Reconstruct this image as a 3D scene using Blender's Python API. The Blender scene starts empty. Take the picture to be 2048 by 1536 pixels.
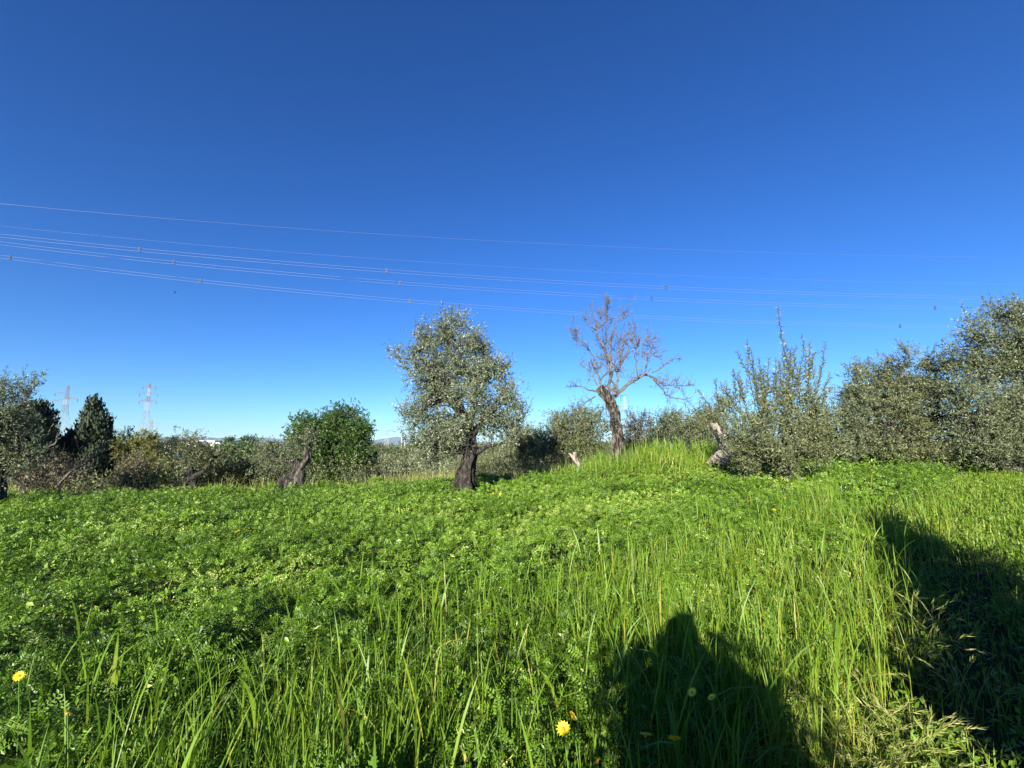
import bpy, math, random
import numpy as np
from mathutils import Vector, Matrix, Euler

R = math.radians
rng = np.random.default_rng(7)
random.seed(7)
scene = bpy.context.scene
COL = scene.collection

# ------------------------------------------------------------------ camera
EYE = np.array([0.0, 0.0, 1.55])
FPX = 859.0                       # focal length in pixels of the 2048 wide photograph
PITCH = math.atan2(120.0, FPX)    # the phone is tipped up a little
cp, sp = math.cos(PITCH), math.sin(PITCH)
cam_d = bpy.data.cameras.new('camera')
cam_d.sensor_width = 36.0
cam_d.lens = FPX / 2048 * 36.0
cam_d.clip_start = 0.05
cam_d.clip_end = 20000
cam = bpy.data.objects.new('camera', cam_d)
cam.location = EYE
cam.rotation_euler = (math.pi / 2 + PITCH, 0, 0)
COL.objects.link(cam)
scene.camera = cam


def at(px, py, Y):
    """world point that lies Y metres ahead in the direction of a photo pixel"""
    u = (px - 1024) / FPX
    v = (768 - py) / FPX
    d = np.array([u, cp - v * sp, sp + v * cp])
    return EYE + d * (Y / d[1])


def mpp(Y):
    return Y / FPX * 1.0


# ------------------------------------------------------------------ noise and terrain
def _hash(ix, iy, seed):
    h = (ix.astype(np.int64) * 374761393 + iy.astype(np.int64) * 668265263 + seed * 974711) & 0x7fffffff
    h = ((h ^ (h >> 13)) * 1274126177) & 0x7fffffff
    return ((h ^ (h >> 16)) & 0xffff) / 65535.0


def vnoise(x, y, seed=0):
    x = np.asarray(x, float); y = np.asarray(y, float)
    ix = np.floor(x); iy = np.floor(y)
    fx = x - ix; fy = y - iy
    fx = fx * fx * (3 - 2 * fx); fy = fy * fy * (3 - 2 * fy)
    a = _hash(ix, iy, seed); b = _hash(ix + 1, iy, seed)
    c = _hash(ix, iy + 1, seed); d = _hash(ix + 1, iy + 1, seed)
    return a * (1 - fx) * (1 - fy) + b * fx * (1 - fy) + c * (1 - fx) * fy + d * fx * fy


def sstep(a, b, x):
    t = np.clip((x - a) / (b - a), 0, 1)
    return t * t * (3 - 2 * t)


def gz(x, y):
    x = np.asarray(x, float); y = np.asarray(y, float)
    xc = np.clip(x, -22, 17)
    z = np.where(xc > 0, 0.062, 0.025) * xc * sstep(0.0, 6.0, np.sqrt(x * x + y * y))
    z = z + 0.62 * np.exp(-((x - 4.9) / 2.7) ** 2 - ((y - 14.4) / 1.9) ** 2)
    left = sstep(2.5, -3.0, x)
    z = z - (0.5 + 2.0 * left) * sstep(14.5, 32, y)
    z = z - 1.2 * sstep(60, 250, y)
    return z


def g1(x, y):
    return float(gz(np.array([x]), np.array([y]))[0])


# path along the right edge of the field
PC = np.array([3.15, 1.85]); PD = np.array([0.75, 0.66]); PN = np.array([-0.66, 0.75])


def lateral(x, y):
    return (x - PC[0]) * PN[0] + (y - PC[1]) * PN[1] - 0.5


# ------------------------------------------------------------------ materials
def mat_new(name):
    m = bpy.data.materials.new(name)
    m.use_nodes = True
    nt = m.node_tree
    nt.nodes.clear()
    return m, nt


def N(nt, t, **kw):
    n = nt.nodes.new(t)
    for k, v in kw.items():
        if k == 'inp':
            for kk, vv in v.items():
                n.inputs[kk].default_value = vv
        else:
            setattr(n, k, v)
    return n


def ramp(nt, fac, stops):
    r = N(nt, 'ShaderNodeValToRGB')
    el = r.color_ramp.elements
    while len(el) < len(stops):
        el.new(0.5)
    for e, (p, c) in zip(el, stops):
        e.position = p
        e.color = (*c, 1)
    nt.links.new(fac, r.inputs[0])
    return r.outputs[0]


def leaf_mat(name, stops, under=None, trans=0.3, tcol=(0.25, 0.4, 0.04), rough=0.45, spec=0.4):
    m, nt = mat_new(name)
    L = nt.links.new
    a = N(nt, 'ShaderNodeAttribute', attribute_name='tone')
    col = ramp(nt, a.outputs['Fac'], stops)
    tm = N(nt, 'ShaderNodeMix', data_type='RGBA', blend_type='MULTIPLY')
    tm.inputs[0].default_value = 1.0
    top = col
    if under:
        g = N(nt, 'ShaderNodeNewGeometry')
        mx = N(nt, 'ShaderNodeMix', data_type='RGBA')
        L(g.outputs['Backfacing'], mx.inputs[0]); L(col, mx.inputs[6])
        mx.inputs[7].default_value = (*under, 1)
        top = mx.outputs[2]
    p = N(nt, 'ShaderNodeBsdfPrincipled', inp={'Roughness': rough, 'Specular IOR Level': spec})
    L(top, p.inputs['Base Color'])
    t = N(nt, 'ShaderNodeBsdfTranslucent')
    # transmitted light is yellower than the reflected colour
    br = N(nt, 'ShaderNodeMix', data_type='RGBA', blend_type='MIX')
    br.inputs[0].default_value = 0.5
    L(col, br.inputs[6]); br.inputs[7].default_value = (*tcol, 1)
    L(br.outputs[2], t.inputs[0])
    s = N(nt, 'ShaderNodeMixShader'); s.inputs[0].default_value = trans
    L(p.outputs[0], s.inputs[1]); L(t.outputs[0], s.inputs[2])
    o = N(nt, 'ShaderNodeOutputMaterial'); L(s.outputs[0], o.inputs[0])
    return m


def bark_mat(name, dark, light, scale=(6, 6, 1.6), bump=0.6, rough=0.9, lo=0.35, hi=0.7):
    m, nt = mat_new(name)
    L = nt.links.new
    tc = N(nt, 'ShaderNodeNewGeometry')
    mp = N(nt, 'ShaderNodeMapping'); mp.inputs['Scale'].default_value = scale
    L(tc.outputs['Position'], mp.inputs[0])
    n1 = N(nt, 'ShaderNodeTexNoise', inp={'Scale': 2.2, 'Detail': 8, 'Roughness': 0.65, 'Distortion': 0.6})
    L(mp.outputs[0], n1.inputs[0])
    n2 = N(nt, 'ShaderNodeTexNoise', inp={'Scale': 7, 'Detail': 5, 'Roughness': 0.7})
    L(mp.outputs[0], n2.inputs[0])
    c = ramp(nt, n1.outputs[0], [(lo, dark), (hi, light)])
    mm = N(nt, 'ShaderNodeMix', data_type='RGBA', blend_type='MULTIPLY'); mm.inputs[0].default_value = 0.6
    c2 = ramp(nt, n2.outputs[0], [(0.35, (0.35, 0.33, 0.3)), (0.62, (1, 1, 1))])
    L(c, mm.inputs[6]); L(c2, mm.inputs[7])
    b = N(nt, 'ShaderNodeBump', inp={'Strength': bump, 'Distance': 0.05})
    L(n2.outputs[0], b.inputs['Height'])
    p = N(nt, 'ShaderNodeBsdfPrincipled', inp={'Roughness': rough, 'Specular IOR Level': 0.2})
    L(mm.outputs[2], p.inputs['Base Color']); L(b.outputs[0], p.inputs['Normal'])
    o = N(nt, 'ShaderNodeOutputMaterial'); L(p.outputs[0], o.inputs[0])
    return m


def plain(name, c, rough=0.6, metal=0.0, var=0.15, scale=8.0):
    m, nt = mat_new(name)
    L = nt.links.new
    g = N(nt, 'ShaderNodeNewGeometry')
    n = N(nt, 'ShaderNodeTexNoise', inp={'Scale': scale, 'Detail': 5})
    L(g.outputs['Position'], n.inputs[0])
    cc = ramp(nt, n.outputs[0], [(0.3, tuple(v * (1 - var) for v in c)), (0.7, tuple(min(1, v * (1 + var)) for v in c))])
    p = N(nt, 'ShaderNodeBsdfPrincipled', inp={'Roughness': rough, 'Metallic': metal})
    L(cc, p.inputs['Base Color'])
    o = N(nt, 'ShaderNodeOutputMaterial'); L(p.outputs[0], o.inputs[0])
    return m


M = {}
M['vetch'] = leaf_mat('vetch_leaf', [(0.0, (0.03, 0.06, 0.005)), (0.45, (0.077, 0.158, 0.008)), (0.85, (0.142, 0.24, 0.02)), (1.0, (0.30, 0.34, 0.09))],
                      under=(0.11, 0.19, 0.03), trans=0.24, tcol=(0.16, 0.36, 0.012), rough=0.4, spec=0.3)
M['blade'] = leaf_mat('grass_blade', [(0.0, (0.36, 0.30, 0.08)), (0.2, (0.24, 0.27, 0.028)), (0.5, (0.137, 0.225, 0.018)), (1.0, (0.086, 0.172, 0.022))],
                      trans=0.36, tcol=(0.22, 0.45, 0.02), rough=0.45, spec=0.3)
M['brome'] = leaf_mat('brome_grass', [(0.0, (0.09, 0.15, 0.02)), (0.4, (0.15, 0.2, 0.03)), (0.75, (0.24, 0.26, 0.07)), (1.0, (0.38, 0.35, 0.15))],
                      trans=0.3, tcol=(0.4, 0.45, 0.08), rough=0.5, spec=0.35)
M['verge'] = leaf_mat('verge_grass', [(0.0, (0.06, 0.135, 0.010)), (0.5, (0.125, 0.215, 0.017)), (1.0, (0.29, 0.31, 0.07))],
                      trans=0.3, tcol=(0.3, 0.42, 0.03), rough=0.5, spec=0.3)
M['olive'] = leaf_mat('olive_leaf', [(0.0, (0.02, 0.027, 0.011)), (0.5, (0.058, 0.082, 0.028)), (0.85, (0.11, 0.142, 0.053)), (1.0, (0.21, 0.21, 0.085))],
                      under=(0.125, 0.142, 0.088), trans=0.08, tcol=(0.2, 0.26, 0.05), rough=0.42, spec=0.4)
M['olive_silver'] = leaf_mat('silver_olive_leaf', [(0.0, (0.028, 0.038, 0.018)), (0.5, (0.066, 0.09, 0.038)), (0.85, (0.125, 0.155, 0.072)), (1.0, (0.21, 0.225, 0.10))],
                             under=(0.15, 0.172, 0.115), trans=0.08, tcol=(0.2, 0.26, 0.05), rough=0.38, spec=0.5)
M['olive_bush'] = leaf_mat('olive_bush_leaf', [(0.0, (0.022, 0.03, 0.010)), (0.5, (0.068, 0.085, 0.029)), (0.85, (0.135, 0.15, 0.053)), (1.0, (0.23, 0.22, 0.08))],
                           under=(0.12, 0.135, 0.07), trans=0.1, tcol=(0.24, 0.28, 0.05), rough=0.45, spec=0.4)
M['green'] = leaf_mat('green_leaf', [(0.0, (0.014, 0.034, 0.006)), (0.5, (0.034, 0.074, 0.011)), (1.0, (0.085, 0.14, 0.026))],
                      trans=0.2, tcol=(0.12, 0.26, 0.02), rough=0.4, spec=0.45)
M['yellow_bush'] = leaf_mat('yellowish_leaf', [(0.0, (0.05, 0.06, 0.018)), (0.5, (0.11, 0.125, 0.032)), (1.0, (0.22, 0.2, 0.06))],
                            trans=0.2, tcol=(0.24, 0.26, 0.04), rough=0.55, spec=0.3)
M['dry'] = leaf_mat('dry_leaf', [(0.0, (0.05, 0.045, 0.028)), (0.5, (0.12, 0.105, 0.07)), (1.0, (0.23, 0.2, 0.14))],
                    trans=0.12, tcol=(0.2, 0.17, 0.08), rough=0.7, spec=0.2)
M['cypress'] = leaf_mat('cypress_scale', [(0.0, (0.012, 0.022, 0.012)), (0.6, (0.030, 0.046, 0.024)), (1.0, (0.065, 0.07, 0.035))],
                        trans=0.06, tcol=(0.06, 0.09, 0.03), rough=0.6, spec=0.25)
M['far'] = leaf_mat('far_leaf', [(0.0, (0.03, 0.045, 0.018)), (0.6, (0.07, 0.09, 0.035)), (1.0, (0.12, 0.13, 0.05))],
                    trans=0.1, tcol=(0.1, 0.15, 0.04), rough=0.6, spec=0.2)
M['bark'] = bark_mat('olive_bark', (0.014, 0.013, 0.011), (0.14, 0.128, 0.11), scale=(7, 7, 2.2), bump=1.0, lo=0.43, hi=0.72)
M['grey_bark'] = bark_mat('grey_bark', (0.022, 0.02, 0.017), (0.30, 0.27, 0.225), scale=(6, 6, 1.4), bump=1.0, lo=0.42, hi=0.66)
M['dead_bark'] = bark_mat('dark_bark', (0.016, 0.014, 0.012), (0.27, 0.24, 0.20), scale=(6, 6, 2.0), bump=1.0, lo=0.47, hi=0.72)  # dark bark with random lighter patches
M['dead_wood'] = bark_mat('dead_wood', (0.045, 0.043, 0.039), (0.20, 0.19, 0.17), scale=(5, 5, 5), bump=0.3)
M['pale_wood'] = bark_mat('pale_wood', (0.06, 0.052, 0.043), (0.40, 0.36, 0.30), scale=(5, 5, 1.3), bump=1.0, lo=0.36, hi=0.6)
M['steel'] = plain('galvanised_steel', (0.25, 0.26, 0.28), 0.5, 0.0)
M['red_steel'] = plain('red_steel', (0.20, 0.15, 0.155), 0.5, 0.0)
M['white_steel'] = plain('white_steel', (0.36, 0.36, 0.38), 0.5, 0.0)
M['cable'] = plain('aluminium_cable', (0.17, 0.175, 0.19), 0.45, 0.0)
M['clamp'] = plain('dark_clamp', (0.03, 0.03, 0.035), 0.6)
M['petal'] = plain('yellow_petal', (0.80, 0.62, 0.015), 0.6, 0, 0.1, 60)
M['disc'] = plain('flower_disc', (0.45, 0.2, 0.01), 0.7, 0, 0.2, 120)
M['stem'] = plain('flower_stem', (0.08, 0.17, 0.03), 0.5)
M['plaster'] = plain('white_plaster', (0.8, 0.78, 0.74), 0.8, 0, 0.05, 0.6)
M['roofing'] = plain('roof_slab', (0.55, 0.42, 0.34), 0.8)
M['glass'] = plain('dark_window', (0.05, 0.06, 0.07), 0.2)
M['feather'] = plain('dark_feather', (0.02, 0.02, 0.022), 0.6)
M['cloth'] = plain('jacket_cloth', (0.06, 0.07, 0.1), 0.9)
M['trouser'] = plain('trouser_cloth', (0.05, 0.05, 0.055), 0.9)
M['skin'] = plain('skin', (0.5, 0.32, 0.24), 0.5, 0, 0.05)
M['hair'] = plain('dark_hair', (0.03, 0.02, 0.015), 0.6)


def ground_mat():
    m, nt = mat_new('field_soil')
    L = nt.links.new
    g = N(nt, 'ShaderNodeNewGeometry')
    n1 = N(nt, 'ShaderNodeTexNoise', inp={'Scale': 0.35, 'Detail': 6, 'Roughness': 0.6})
    n2 = N(nt, 'ShaderNodeTexNoise', inp={'Scale': 14, 'Detail': 6, 'Roughness': 0.7})
    L(g.outputs['Position'], n1.inputs[0]); L(g.outputs['Position'], n2.inputs[0])
    c1 = ramp(nt, n2.outputs[0], [(0.3, (0.014, 0.016, 0.007)), (0.7, (0.035, 0.036, 0.016))])
    c2 = ramp(nt, n1.outputs[0], [(0.35, (0.09, 0.105, 0.035)), (0.65, (0.16, 0.15, 0.07))])
    a = N(nt, 'ShaderNodeAttribute', attribute_name='wild')
    mx = N(nt, 'ShaderNodeMix', data_type='RGBA')
    L(a.outputs['Fac'], mx.inputs[0]); L(c1, mx.inputs[6]); L(c2, mx.inputs[7])
    b = N(nt, 'ShaderNodeBump', inp={'Strength': 0.5, 'Distance': 0.04}); L(n2.outputs[0], b.inputs['Height'])
    p = N(nt, 'ShaderNodeBsdfPrincipled', inp={'Roughness': 0.95, 'Specular IOR Level': 0.1})
    L(mx.outputs[2], p.inputs['Base Color']); L(b.outputs[0], p.inputs['Normal'])
    o = N(nt, 'ShaderNodeOutputMaterial'); L(p.outputs[0], o.inputs[0])
    return m


M['ground'] = ground_mat()
M['dirt'] = bark_mat('path_dirt', (0.10, 0.085, 0.06), (0.24, 0.20, 0.15), scale=(3, 3, 3), bump=0.5)
M['hill'] = plain('hill_scrub', (0.10, 0.12, 0.10), 0.95, 0, 0.35, 0.004)


# ------------------------------------------------------------------ mesh building
class MB:
    def __init__(self):
        self.v, self.q, self.t, self.n = [], [], [], 0

    def add(self, v, q, tone):
        v = np.asarray(v, np.float32).reshape(-1, 3)
        q = np.asarray(q, np.int64).reshape(-1, 4)
        self.v.append(v); self.q.append(q + self.n)
        self.t.append(np.broadcast_to(np.asarray(tone, np.float32), (len(q),)).copy())
        self.n += len(v)

    def mesh(self, name, mat, origin=None, smooth=False):
        v = np.concatenate(self.v); q = np.concatenate(self.q); t = np.concatenate(self.t)
        if origin is not None:
            v = v - np.asarray(origin, np.float32)
        me = bpy.data.meshes.new(name)
        me.vertices.add(len(v)); me.vertices.foreach_set('co', v.astype(np.float32).ravel())
        me.loops.add(q.size); me.loops.foreach_set('vertex_index', q.astype(np.int32).ravel())
        me.polygons.add(len(q))
        me.polygons.foreach_set('loop_start', np.arange(0, q.size, 4, dtype=np.int32))
        me.polygons.foreach_set('use_smooth', np.full(len(q), smooth, dtype=bool))
        a = me.attributes.new('tone', 'FLOAT', 'FACE'); a.data.foreach_set('value', t)
        me.materials.append(mat)
        me.update(calc_edges=True)
        return me

    def build(self, name, mat, parent=None, smooth=False, origin=None):
        org = origin
        if parent is not None:
            org = np.array(parent.matrix_world.translation) if org is None else org
            w = parent
            tot = np.zeros(3)
            while w is not None:
                tot = tot + np.array(w.location); w = w.parent
            org = tot
        o = bpy.data.objects.new(name, self.mesh(name, mat, org, smooth))
        if parent is not None:
            o.parent = parent
        elif org is not None:
            o.location = org
        COL.objects.link(o)
        return o


def tag(o, label=None, cat=None, group=None, kind=None):
    if label: o['label'] = label
    if cat: o['category'] = cat
    if group: o['group'] = group
    if kind: o['kind'] = kind
    return o


def thing(name, label, cat, loc, group=None):
    o = bpy.data.objects.new(name, None)
    o.empty_display_size = 0.2
    o.location = tuple(float(c) for c in loc)
    COL.objects.link(o)
    return tag(o, label, cat, group)


def unit(a):
    return a / np.maximum(np.linalg.norm(a, axis=-1, keepdims=True), 1e-9)


def smooth_path(pts, rad, step):
    """Catmull-Rom through pts (n,3) with radii"""
    P = np.asarray(pts, float); r = np.asarray(rad, float)
    if len(P) < 2: return P, r
    E = np.vstack([2 * P[0] - P[1], P, 2 * P[-1] - P[-2]])
    out, ro = [], []
    for i in range(len(P) - 1):
        k = max(2, int(np.linalg.norm(P[i + 1] - P[i]) / step))
        t = np.linspace(0, 1, k, endpoint=False)[:, None]
        a, b, c, d = E[i], E[i + 1], E[i + 2], E[i + 3]
        out.append(0.5 * (2 * b + (c - a) * t + (2 * a - 5 * b + 4 * c - d) * t * t + (3 * b - a - 3 * c + d) * t ** 3))
        ro.append(r[i] + (r[i + 1] - r[i]) * t[:, 0])
    out.append(P[-1:]); ro.append(r[-1:])
    return np.vstack(out), np.concatenate(ro)


def tube(mb, pts, rad, sides=8, wob=0.0, tone=0.5, step=0.1, raw=False, cap=True, seed=0):
    P, r = (np.asarray(pts, float), np.asarray(rad, float)) if raw else smooth_path(pts, rad, step)
    T = unit(np.gradient(P, axis=0))
    ref = np.array([0.0, 1.0, 0.0]) if abs(T[0][1]) < 0.8 else np.array([1.0, 0, 0])
    u = unit(np.cross(T[0], ref))
    n = len(P)
    U = np.zeros((n, 3)); U[0] = u
    for i in range(1, n):
        u = U[i - 1] - T[i] * np.dot(U[i - 1], T[i])
        U[i] = u / max(np.linalg.norm(u), 1e-9)
    V = np.cross(T, U)
    th = np.linspace(0, 2 * math.pi, sides, endpoint=False)
    rr = np.repeat(r[:, None], sides, 1)
    if wob:
        s = np.arange(n)[:, None] * 0.22
        k = seed * 1.7
        rr = rr * (1 + wob * (0.55 * np.sin(3 * th + 0.9 * s + k) + 0.4 * np.sin(5 * th - 0.7 * s + 2.1 + k)
                              + 0.45 * np.sin(2 * th + 1.3 * s + k * 2) * np.sin(0.8 * s + k) + 0.3 * np.sin(9 * th + 0.5 * s))
                   + wob * 1.5 * (vnoise(np.cos(th) * 1.6 + s * 0.9 + k * 9, np.sin(th) * 1.6 - s * 0.5 + 7, 3) - 0.5)
                   + wob * 0.9 * (vnoise(np.cos(th) * 4 + s * 2.1 + k * 3, np.sin(th) * 4 + s * 1.3 + 17, 5) - 0.5))
    ring = P[:, None, :] + rr[..., None] * (np.cos(th)[None, :, None] * U[:, None, :] + np.sin(th)[None, :, None] * V[:, None, :])
    v = ring.reshape(-1, 3)
    i = np.arange(n - 1)[:, None] * sides; j = np.arange(sides)[None, :]; j2 = (j + 1) % sides
    q = np.stack([i + j, i + j2, i + sides + j2, i + sides + j], -1).reshape(-1, 4)
    if cap and sides >= 4 and sides % 2 == 0:
        b = (n - 1) * sides
        cq = [[b + k, b + k + 1, b + sides - 2 - k, b + sides - 1 - k] for k in range(sides // 2 - 1)]
        q = np.vstack([q, np.array(cq)])
    mb.add(v, q, tone)


def diamonds(mb, C, D, Nn, L, W, tone, wide=0.45, fold=0.12):
    """leaf shaped quads: base C, direction D, normal Nn"""
    D = unit(D); S = unit(np.cross(D, Nn)); Nn = np.cross(S, D)
    L = np.broadcast_to(L, (len(C),))[:, None]; W = np.broadcast_to(W, (len(C),))[:, None]
    mid = C + D * L * wide + Nn * (W * fold)
    v = np.stack([C, mid + S * W * 0.5, C + D * L, mid - S * W * 0.5], 1).reshape(-1, 3)
    q = np.arange(len(C) * 4).reshape(-1, 4)
    mb.add(v, q, tone)


def rdir(n):
    return unit(rng.normal(size=(n, 3)))


# ------------------------------------------------------------------ crowns
DENS = 3.4


def blob_clumps(blobs, Y, per_m2, dr=0.8, boughs=True, shrink=0.10):
    """clump centres spread through the ellipsoids; a blob is (px, py, rx, ry [, depth offset])"""
    out, outn = [], []
    for b in blobs:
        dz = b[4] if len(b) > 4 else rng.uniform(-0.25, 0.25)
        c = at(b[0], b[1], Y + dz); s = mpp(Y + dz)
        rx, rz = b[2] * s, b[3] * s
        rx, rz = max(rx - shrink, 0.4 * rx), max(rz - shrink, 0.4 * rz)
        ry = dr * (rx + rz) / 2
        k = max(4, int(DENS * per_m2 * math.pi * rx * rz))
        k = max(4, int(k * (1 + 0.5 * shrink / max(min(rx, rz), 0.1))))
        if not boughs:
            d = rdir(k)
            out.append(c + d * (rng.uniform(0.5, 1.0, k) ** 0.5)[:, None] * np.array([rx, ry, rz])); outn.append(d)
            continue
        m = max(3, int(k / 4))                      # boughs: clumps gather round a few centres and leave gaps
        d = rdir(m)
        rad = rng.uniform(0.25, 1.0, m) ** 0.55
        pick = rng.integers(0, m, k)
        off = rng.normal(0, 0.2 * min(rx, rz) + 0.03, (k, 3))
        e = (d * rad[:, None])[pick] * np.array([rx, ry, rz]) + off
        out.append(c + e); outn.append(unit(e / np.array([rx, ry, rz]) + d[pick] * 0.5))
    return np.vstack(out), np.vstack(outn)


def foliage(mb, clumps, normals, twigs=6, leaves=11, spread=0.13, tl=(0.15, 0.34), LL=0.07, LW=0.02, up=0.45, tone=(0.5, 0.22), drop_z=None):
    n = len(clumps)
    cb = rng.normal(0, 0.16, n)                               # each clump of its own random tone
    C = np.repeat(clumps, twigs, 0) + rng.normal(0, spread, (n * twigs, 3))
    O = np.repeat(normals, twigs, 0)
    TD = unit(O * 0.6 + rdir(n * twigs) * 0.8 + np.array([0, 0, up]))
    TL = rng.uniform(tl[0], tl[1], n * twigs)
    tb = np.repeat(cb, twigs)
    m = n * twigs
    k = np.tile(np.linspace(0.1, 1.0, leaves), m)
    P = np.repeat(C, leaves, 0) + np.repeat(TD * TL[:, None], leaves, 0) * k[:, None]
    tw = np.repeat(TD, leaves, 0)
    D = unit(tw * 0.7 + rdir(m * leaves) * 0.9)
    Nn = unit(rdir(m * leaves) + np.array([0, 0, 0.6]))
    L = LL * rng.uniform(0.7, 1.2, m * leaves)
    t = np.clip(tone[0] + np.repeat(tb, leaves) + rng.normal(0, tone[1], m * leaves), 0, 1)
    if drop_z is not None:
        keep = P[:, 2] > drop_z
        P, D, Nn, L, t = P[keep], D[keep], Nn[keep], L[keep], t[keep]
    diamonds(mb, P, D, Nn, L, L * (LW / LL), t)
    return C, TD, TL


def connect(mb, clumps, limbs, r0=0.02, frac=0.6, sides=5):
    """thin branches from the nearest limb point to the clumps"""
    LP = np.vstack([l[0] for l in limbs]); LR = np.concatenate([l[1] for l in limbs])
    for c in clumps[rng.random(len(clumps)) < frac]:
        d = np.linalg.norm(LP - c, axis=1) + np.where(LP[:, 2] > c[2], 0.3, 0)
        i = int(np.argmin(d))
        a = LP[i]
        mid = (a + c) / 2 + np.array([0, 0, 0.12 * d[i]]) + rng.normal(0, 0.05 * d[i], 3)
        r = min(r0 * (0.5 + 0.5 * d[i]), LR[i] * 0.8)
        tube(mb, [a, mid, c], [r, r * 0.65, r * 0.25], sides, step=0.12, cap=False)


def limb_pts(spec, Y):
    P = np.array([at(s[0], s[1], Y + (s[3] if len(s) > 3 else 0)) for s in spec])
    r = np.array([s[2] for s in spec])
    return smooth_path(P, r, 0.06)


def make_tree(name, label, cat, base, Y, trunk, limbs, blobs, leafm, barkm='bark', group=None, per_m2=14, wob=0.2, sides=16, fol=None, dr=0.8, conn=0.6, origin_z=None, shoots=(), sprays=0):
    bx = at(base[0], base[1], Y)
    z = g1(bx[0], bx[1])
    root = thing(name, label, cat, (bx[0], bx[1], z), group)
    allp = []
    tb = MB()
    T = [tuple(s) for s in trunk]
    P, r = limb_pts(T, Y)
    P0 = P[0].copy(); P0[2] = min(z - 0.1, P0[2] - 0.2)
    P = np.vstack([P0, P]); r = np.concatenate([[r[0] * 1.15], r])
    tube(tb, P, r, sides, wob, raw=True, seed=len(label))
    allp.append((P[len(P) // 2:], r[len(r) // 2:]))
    tr = tb.build('trunk', M[barkm], root, smooth=True)
    lb = MB()
    for l in limbs:
        p, rr = limb_pts(l, Y)
        tube(lb, p, rr, 8, wob * 0.5, raw=True, seed=len(allp))
        allp.append((p, rr))
    cl, no = blob_clumps(blobs, Y, per_m2, dr)
    connect(lb, cl, allp, frac=conn)
    f = MB(); sh_ = lb
    foliage(f, cl, no, drop_z=z - 0.2, **(fol or {}))
    if sprays:
        top = cl[:, 2] > np.quantile(cl[:, 2], 0.25)
        idx = rng.choice(np.nonzero(top)[0], sprays)
        for i in idx:
            d_ = unit(no[i] * np.array([1, 0.6, 0.7]) + np.array([0, 0, 0.55]) + rdir(1)[0] * 0.35)
            L_ = rng.uniform(0.25, 0.6)
            p, _ = smooth_path([cl[i], cl[i] + d_ * L_ * 0.6, cl[i] + d_ * L_ + np.array([0, 0, rng.uniform(-0.08, 0.15)])], [1, 1, 1], 0.05)
            shoot(f, lb, p, 0.072, 0.021, 0.013)
            tube(sh_, p, np.linspace(0.006, 0.002, len(p)), 4, raw=True, cap=False)
    for s in shoots:
        p, _ = limb_pts([(a, b, 0.01) for a, b in s], Y)
        shoot(f, lb, p)
        tube(sh_, p, np.linspace(0.008, 0.003, len(p)), 5, raw=True, cap=False)
    if lb.v:
        lb.build('branches', M['bark'], root, smooth=True)
    f.build('crown', M[leafm], root)
    return root


def shoot(f, lb, p, LL=0.10, LW=0.026, gap=0.012):
    seg = np.linalg.norm(np.diff(p, axis=0), axis=1); s = np.concatenate([[0], np.cumsum(seg)])
    n = max(4, int(s[-1] / gap))
    k = np.linspace(0, s[-1], n)
    P = np.stack([np.interp(k, s, p[:, i]) for i in range(3)], 1)
    T = unit(np.gradient(P, axis=0))
    side = unit(np.cross(T, rdir(n)))
    D = unit(T * 0.6 + side * rng.uniform(0.6, 1.1, (n, 1)))
    taper = np.interp(np.linspace(0, 1, n), [0, 0.7, 1], [1, 0.95, 0.7])
    diamonds(f, P, D, rdir(n) + np.array([0, 0, 0.5]), LL * taper * rng.uniform(0.8, 1.2, n), LW * taper, np.clip(rng.normal(0.45, 0.25, n), 0, 1))


# ------------------------------------------------------------------ ground, path, hills
def grid_axis(lim, fine, n):
    t = np.linspace(-1, 1, n)
    k = 7.2
    return np.sinh(t * k) / np.sinh(k) * lim


xs = np.unique(np.concatenate([np.arange(-26, 26.01, 0.4), grid_axis(9000, 0, 140)]))
ys = np.unique(np.concatenate([np.arange(-8, 40.01, 0.4), grid_axis(9000, 0, 140)]))
X, Yg = np.meshgrid(xs, ys)
Z = gz(X, Yg) + (vnoise(X * 0.02, Yg * 0.02, 5) - 0.5) * 1.5 * sstep(70, 300, np.hypot(X, Yg))
gm = MB()
nx, ny = len(xs), len(ys)
ii = (np.arange(ny - 1)[:, None] * nx + np.arange(nx - 1)[None, :])
q = np.stack([ii, ii + 1, ii + nx + 1, ii + nx], -1).reshape(-1, 4)
gm.add(np.stack([X, Yg, Z], -1).reshape(-1, 3), q, 0.5)
ground = gm.build('ground', M['ground'], smooth=True)
tag(ground, kind='structure')
wild = np.clip(sstep(14.0, 18.0, Yg) + sstep(-3, -6, Yg) + sstep(16, 20, np.abs(X)), 0, 1)
at_ = ground.data.attributes.new('wild', 'FLOAT', 'POINT')
at_.data.foreach_set('value', wild.ravel().astype(np.float32))

pm = MB()
sv = np.arange(-9, 22, 0.25); wv = np.linspace(-0.55, 0.45, 9)
S, Wd = np.meshgrid(sv, wv, indexing='ij')
edge = np.where(np.abs(Wd) > 0.4, (vnoise(S * 1.7, Wd * 0, 9) - 0.5) * 0.25 * np.sign(Wd), 0)
PX_ = PC[0] + PD[0] * S + PN[0] * (Wd + edge); PY_ = PC[1] + PD[1] * S + PN[1] * (Wd + edge)
PZ_ = gz(PX_, PY_) + 0.03 + 0.015 * (vnoise(PX_ * 5, PY_ * 5, 2) - 0.5)
PZ_[:, 0] -= 0.05; PZ_[:, -1] -= 0.05
ii = (np.arange(len(sv) - 1)[:, None] * len(wv) + np.arange(len(wv) - 1)[None, :])
pm.add(np.stack([PX_, PY_, PZ_], -1).reshape(-1, 3), np.stack([ii, ii + 1, ii + len(wv) + 1, ii + len(wv)], -1).reshape(-1, 4), 0.5)
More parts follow.
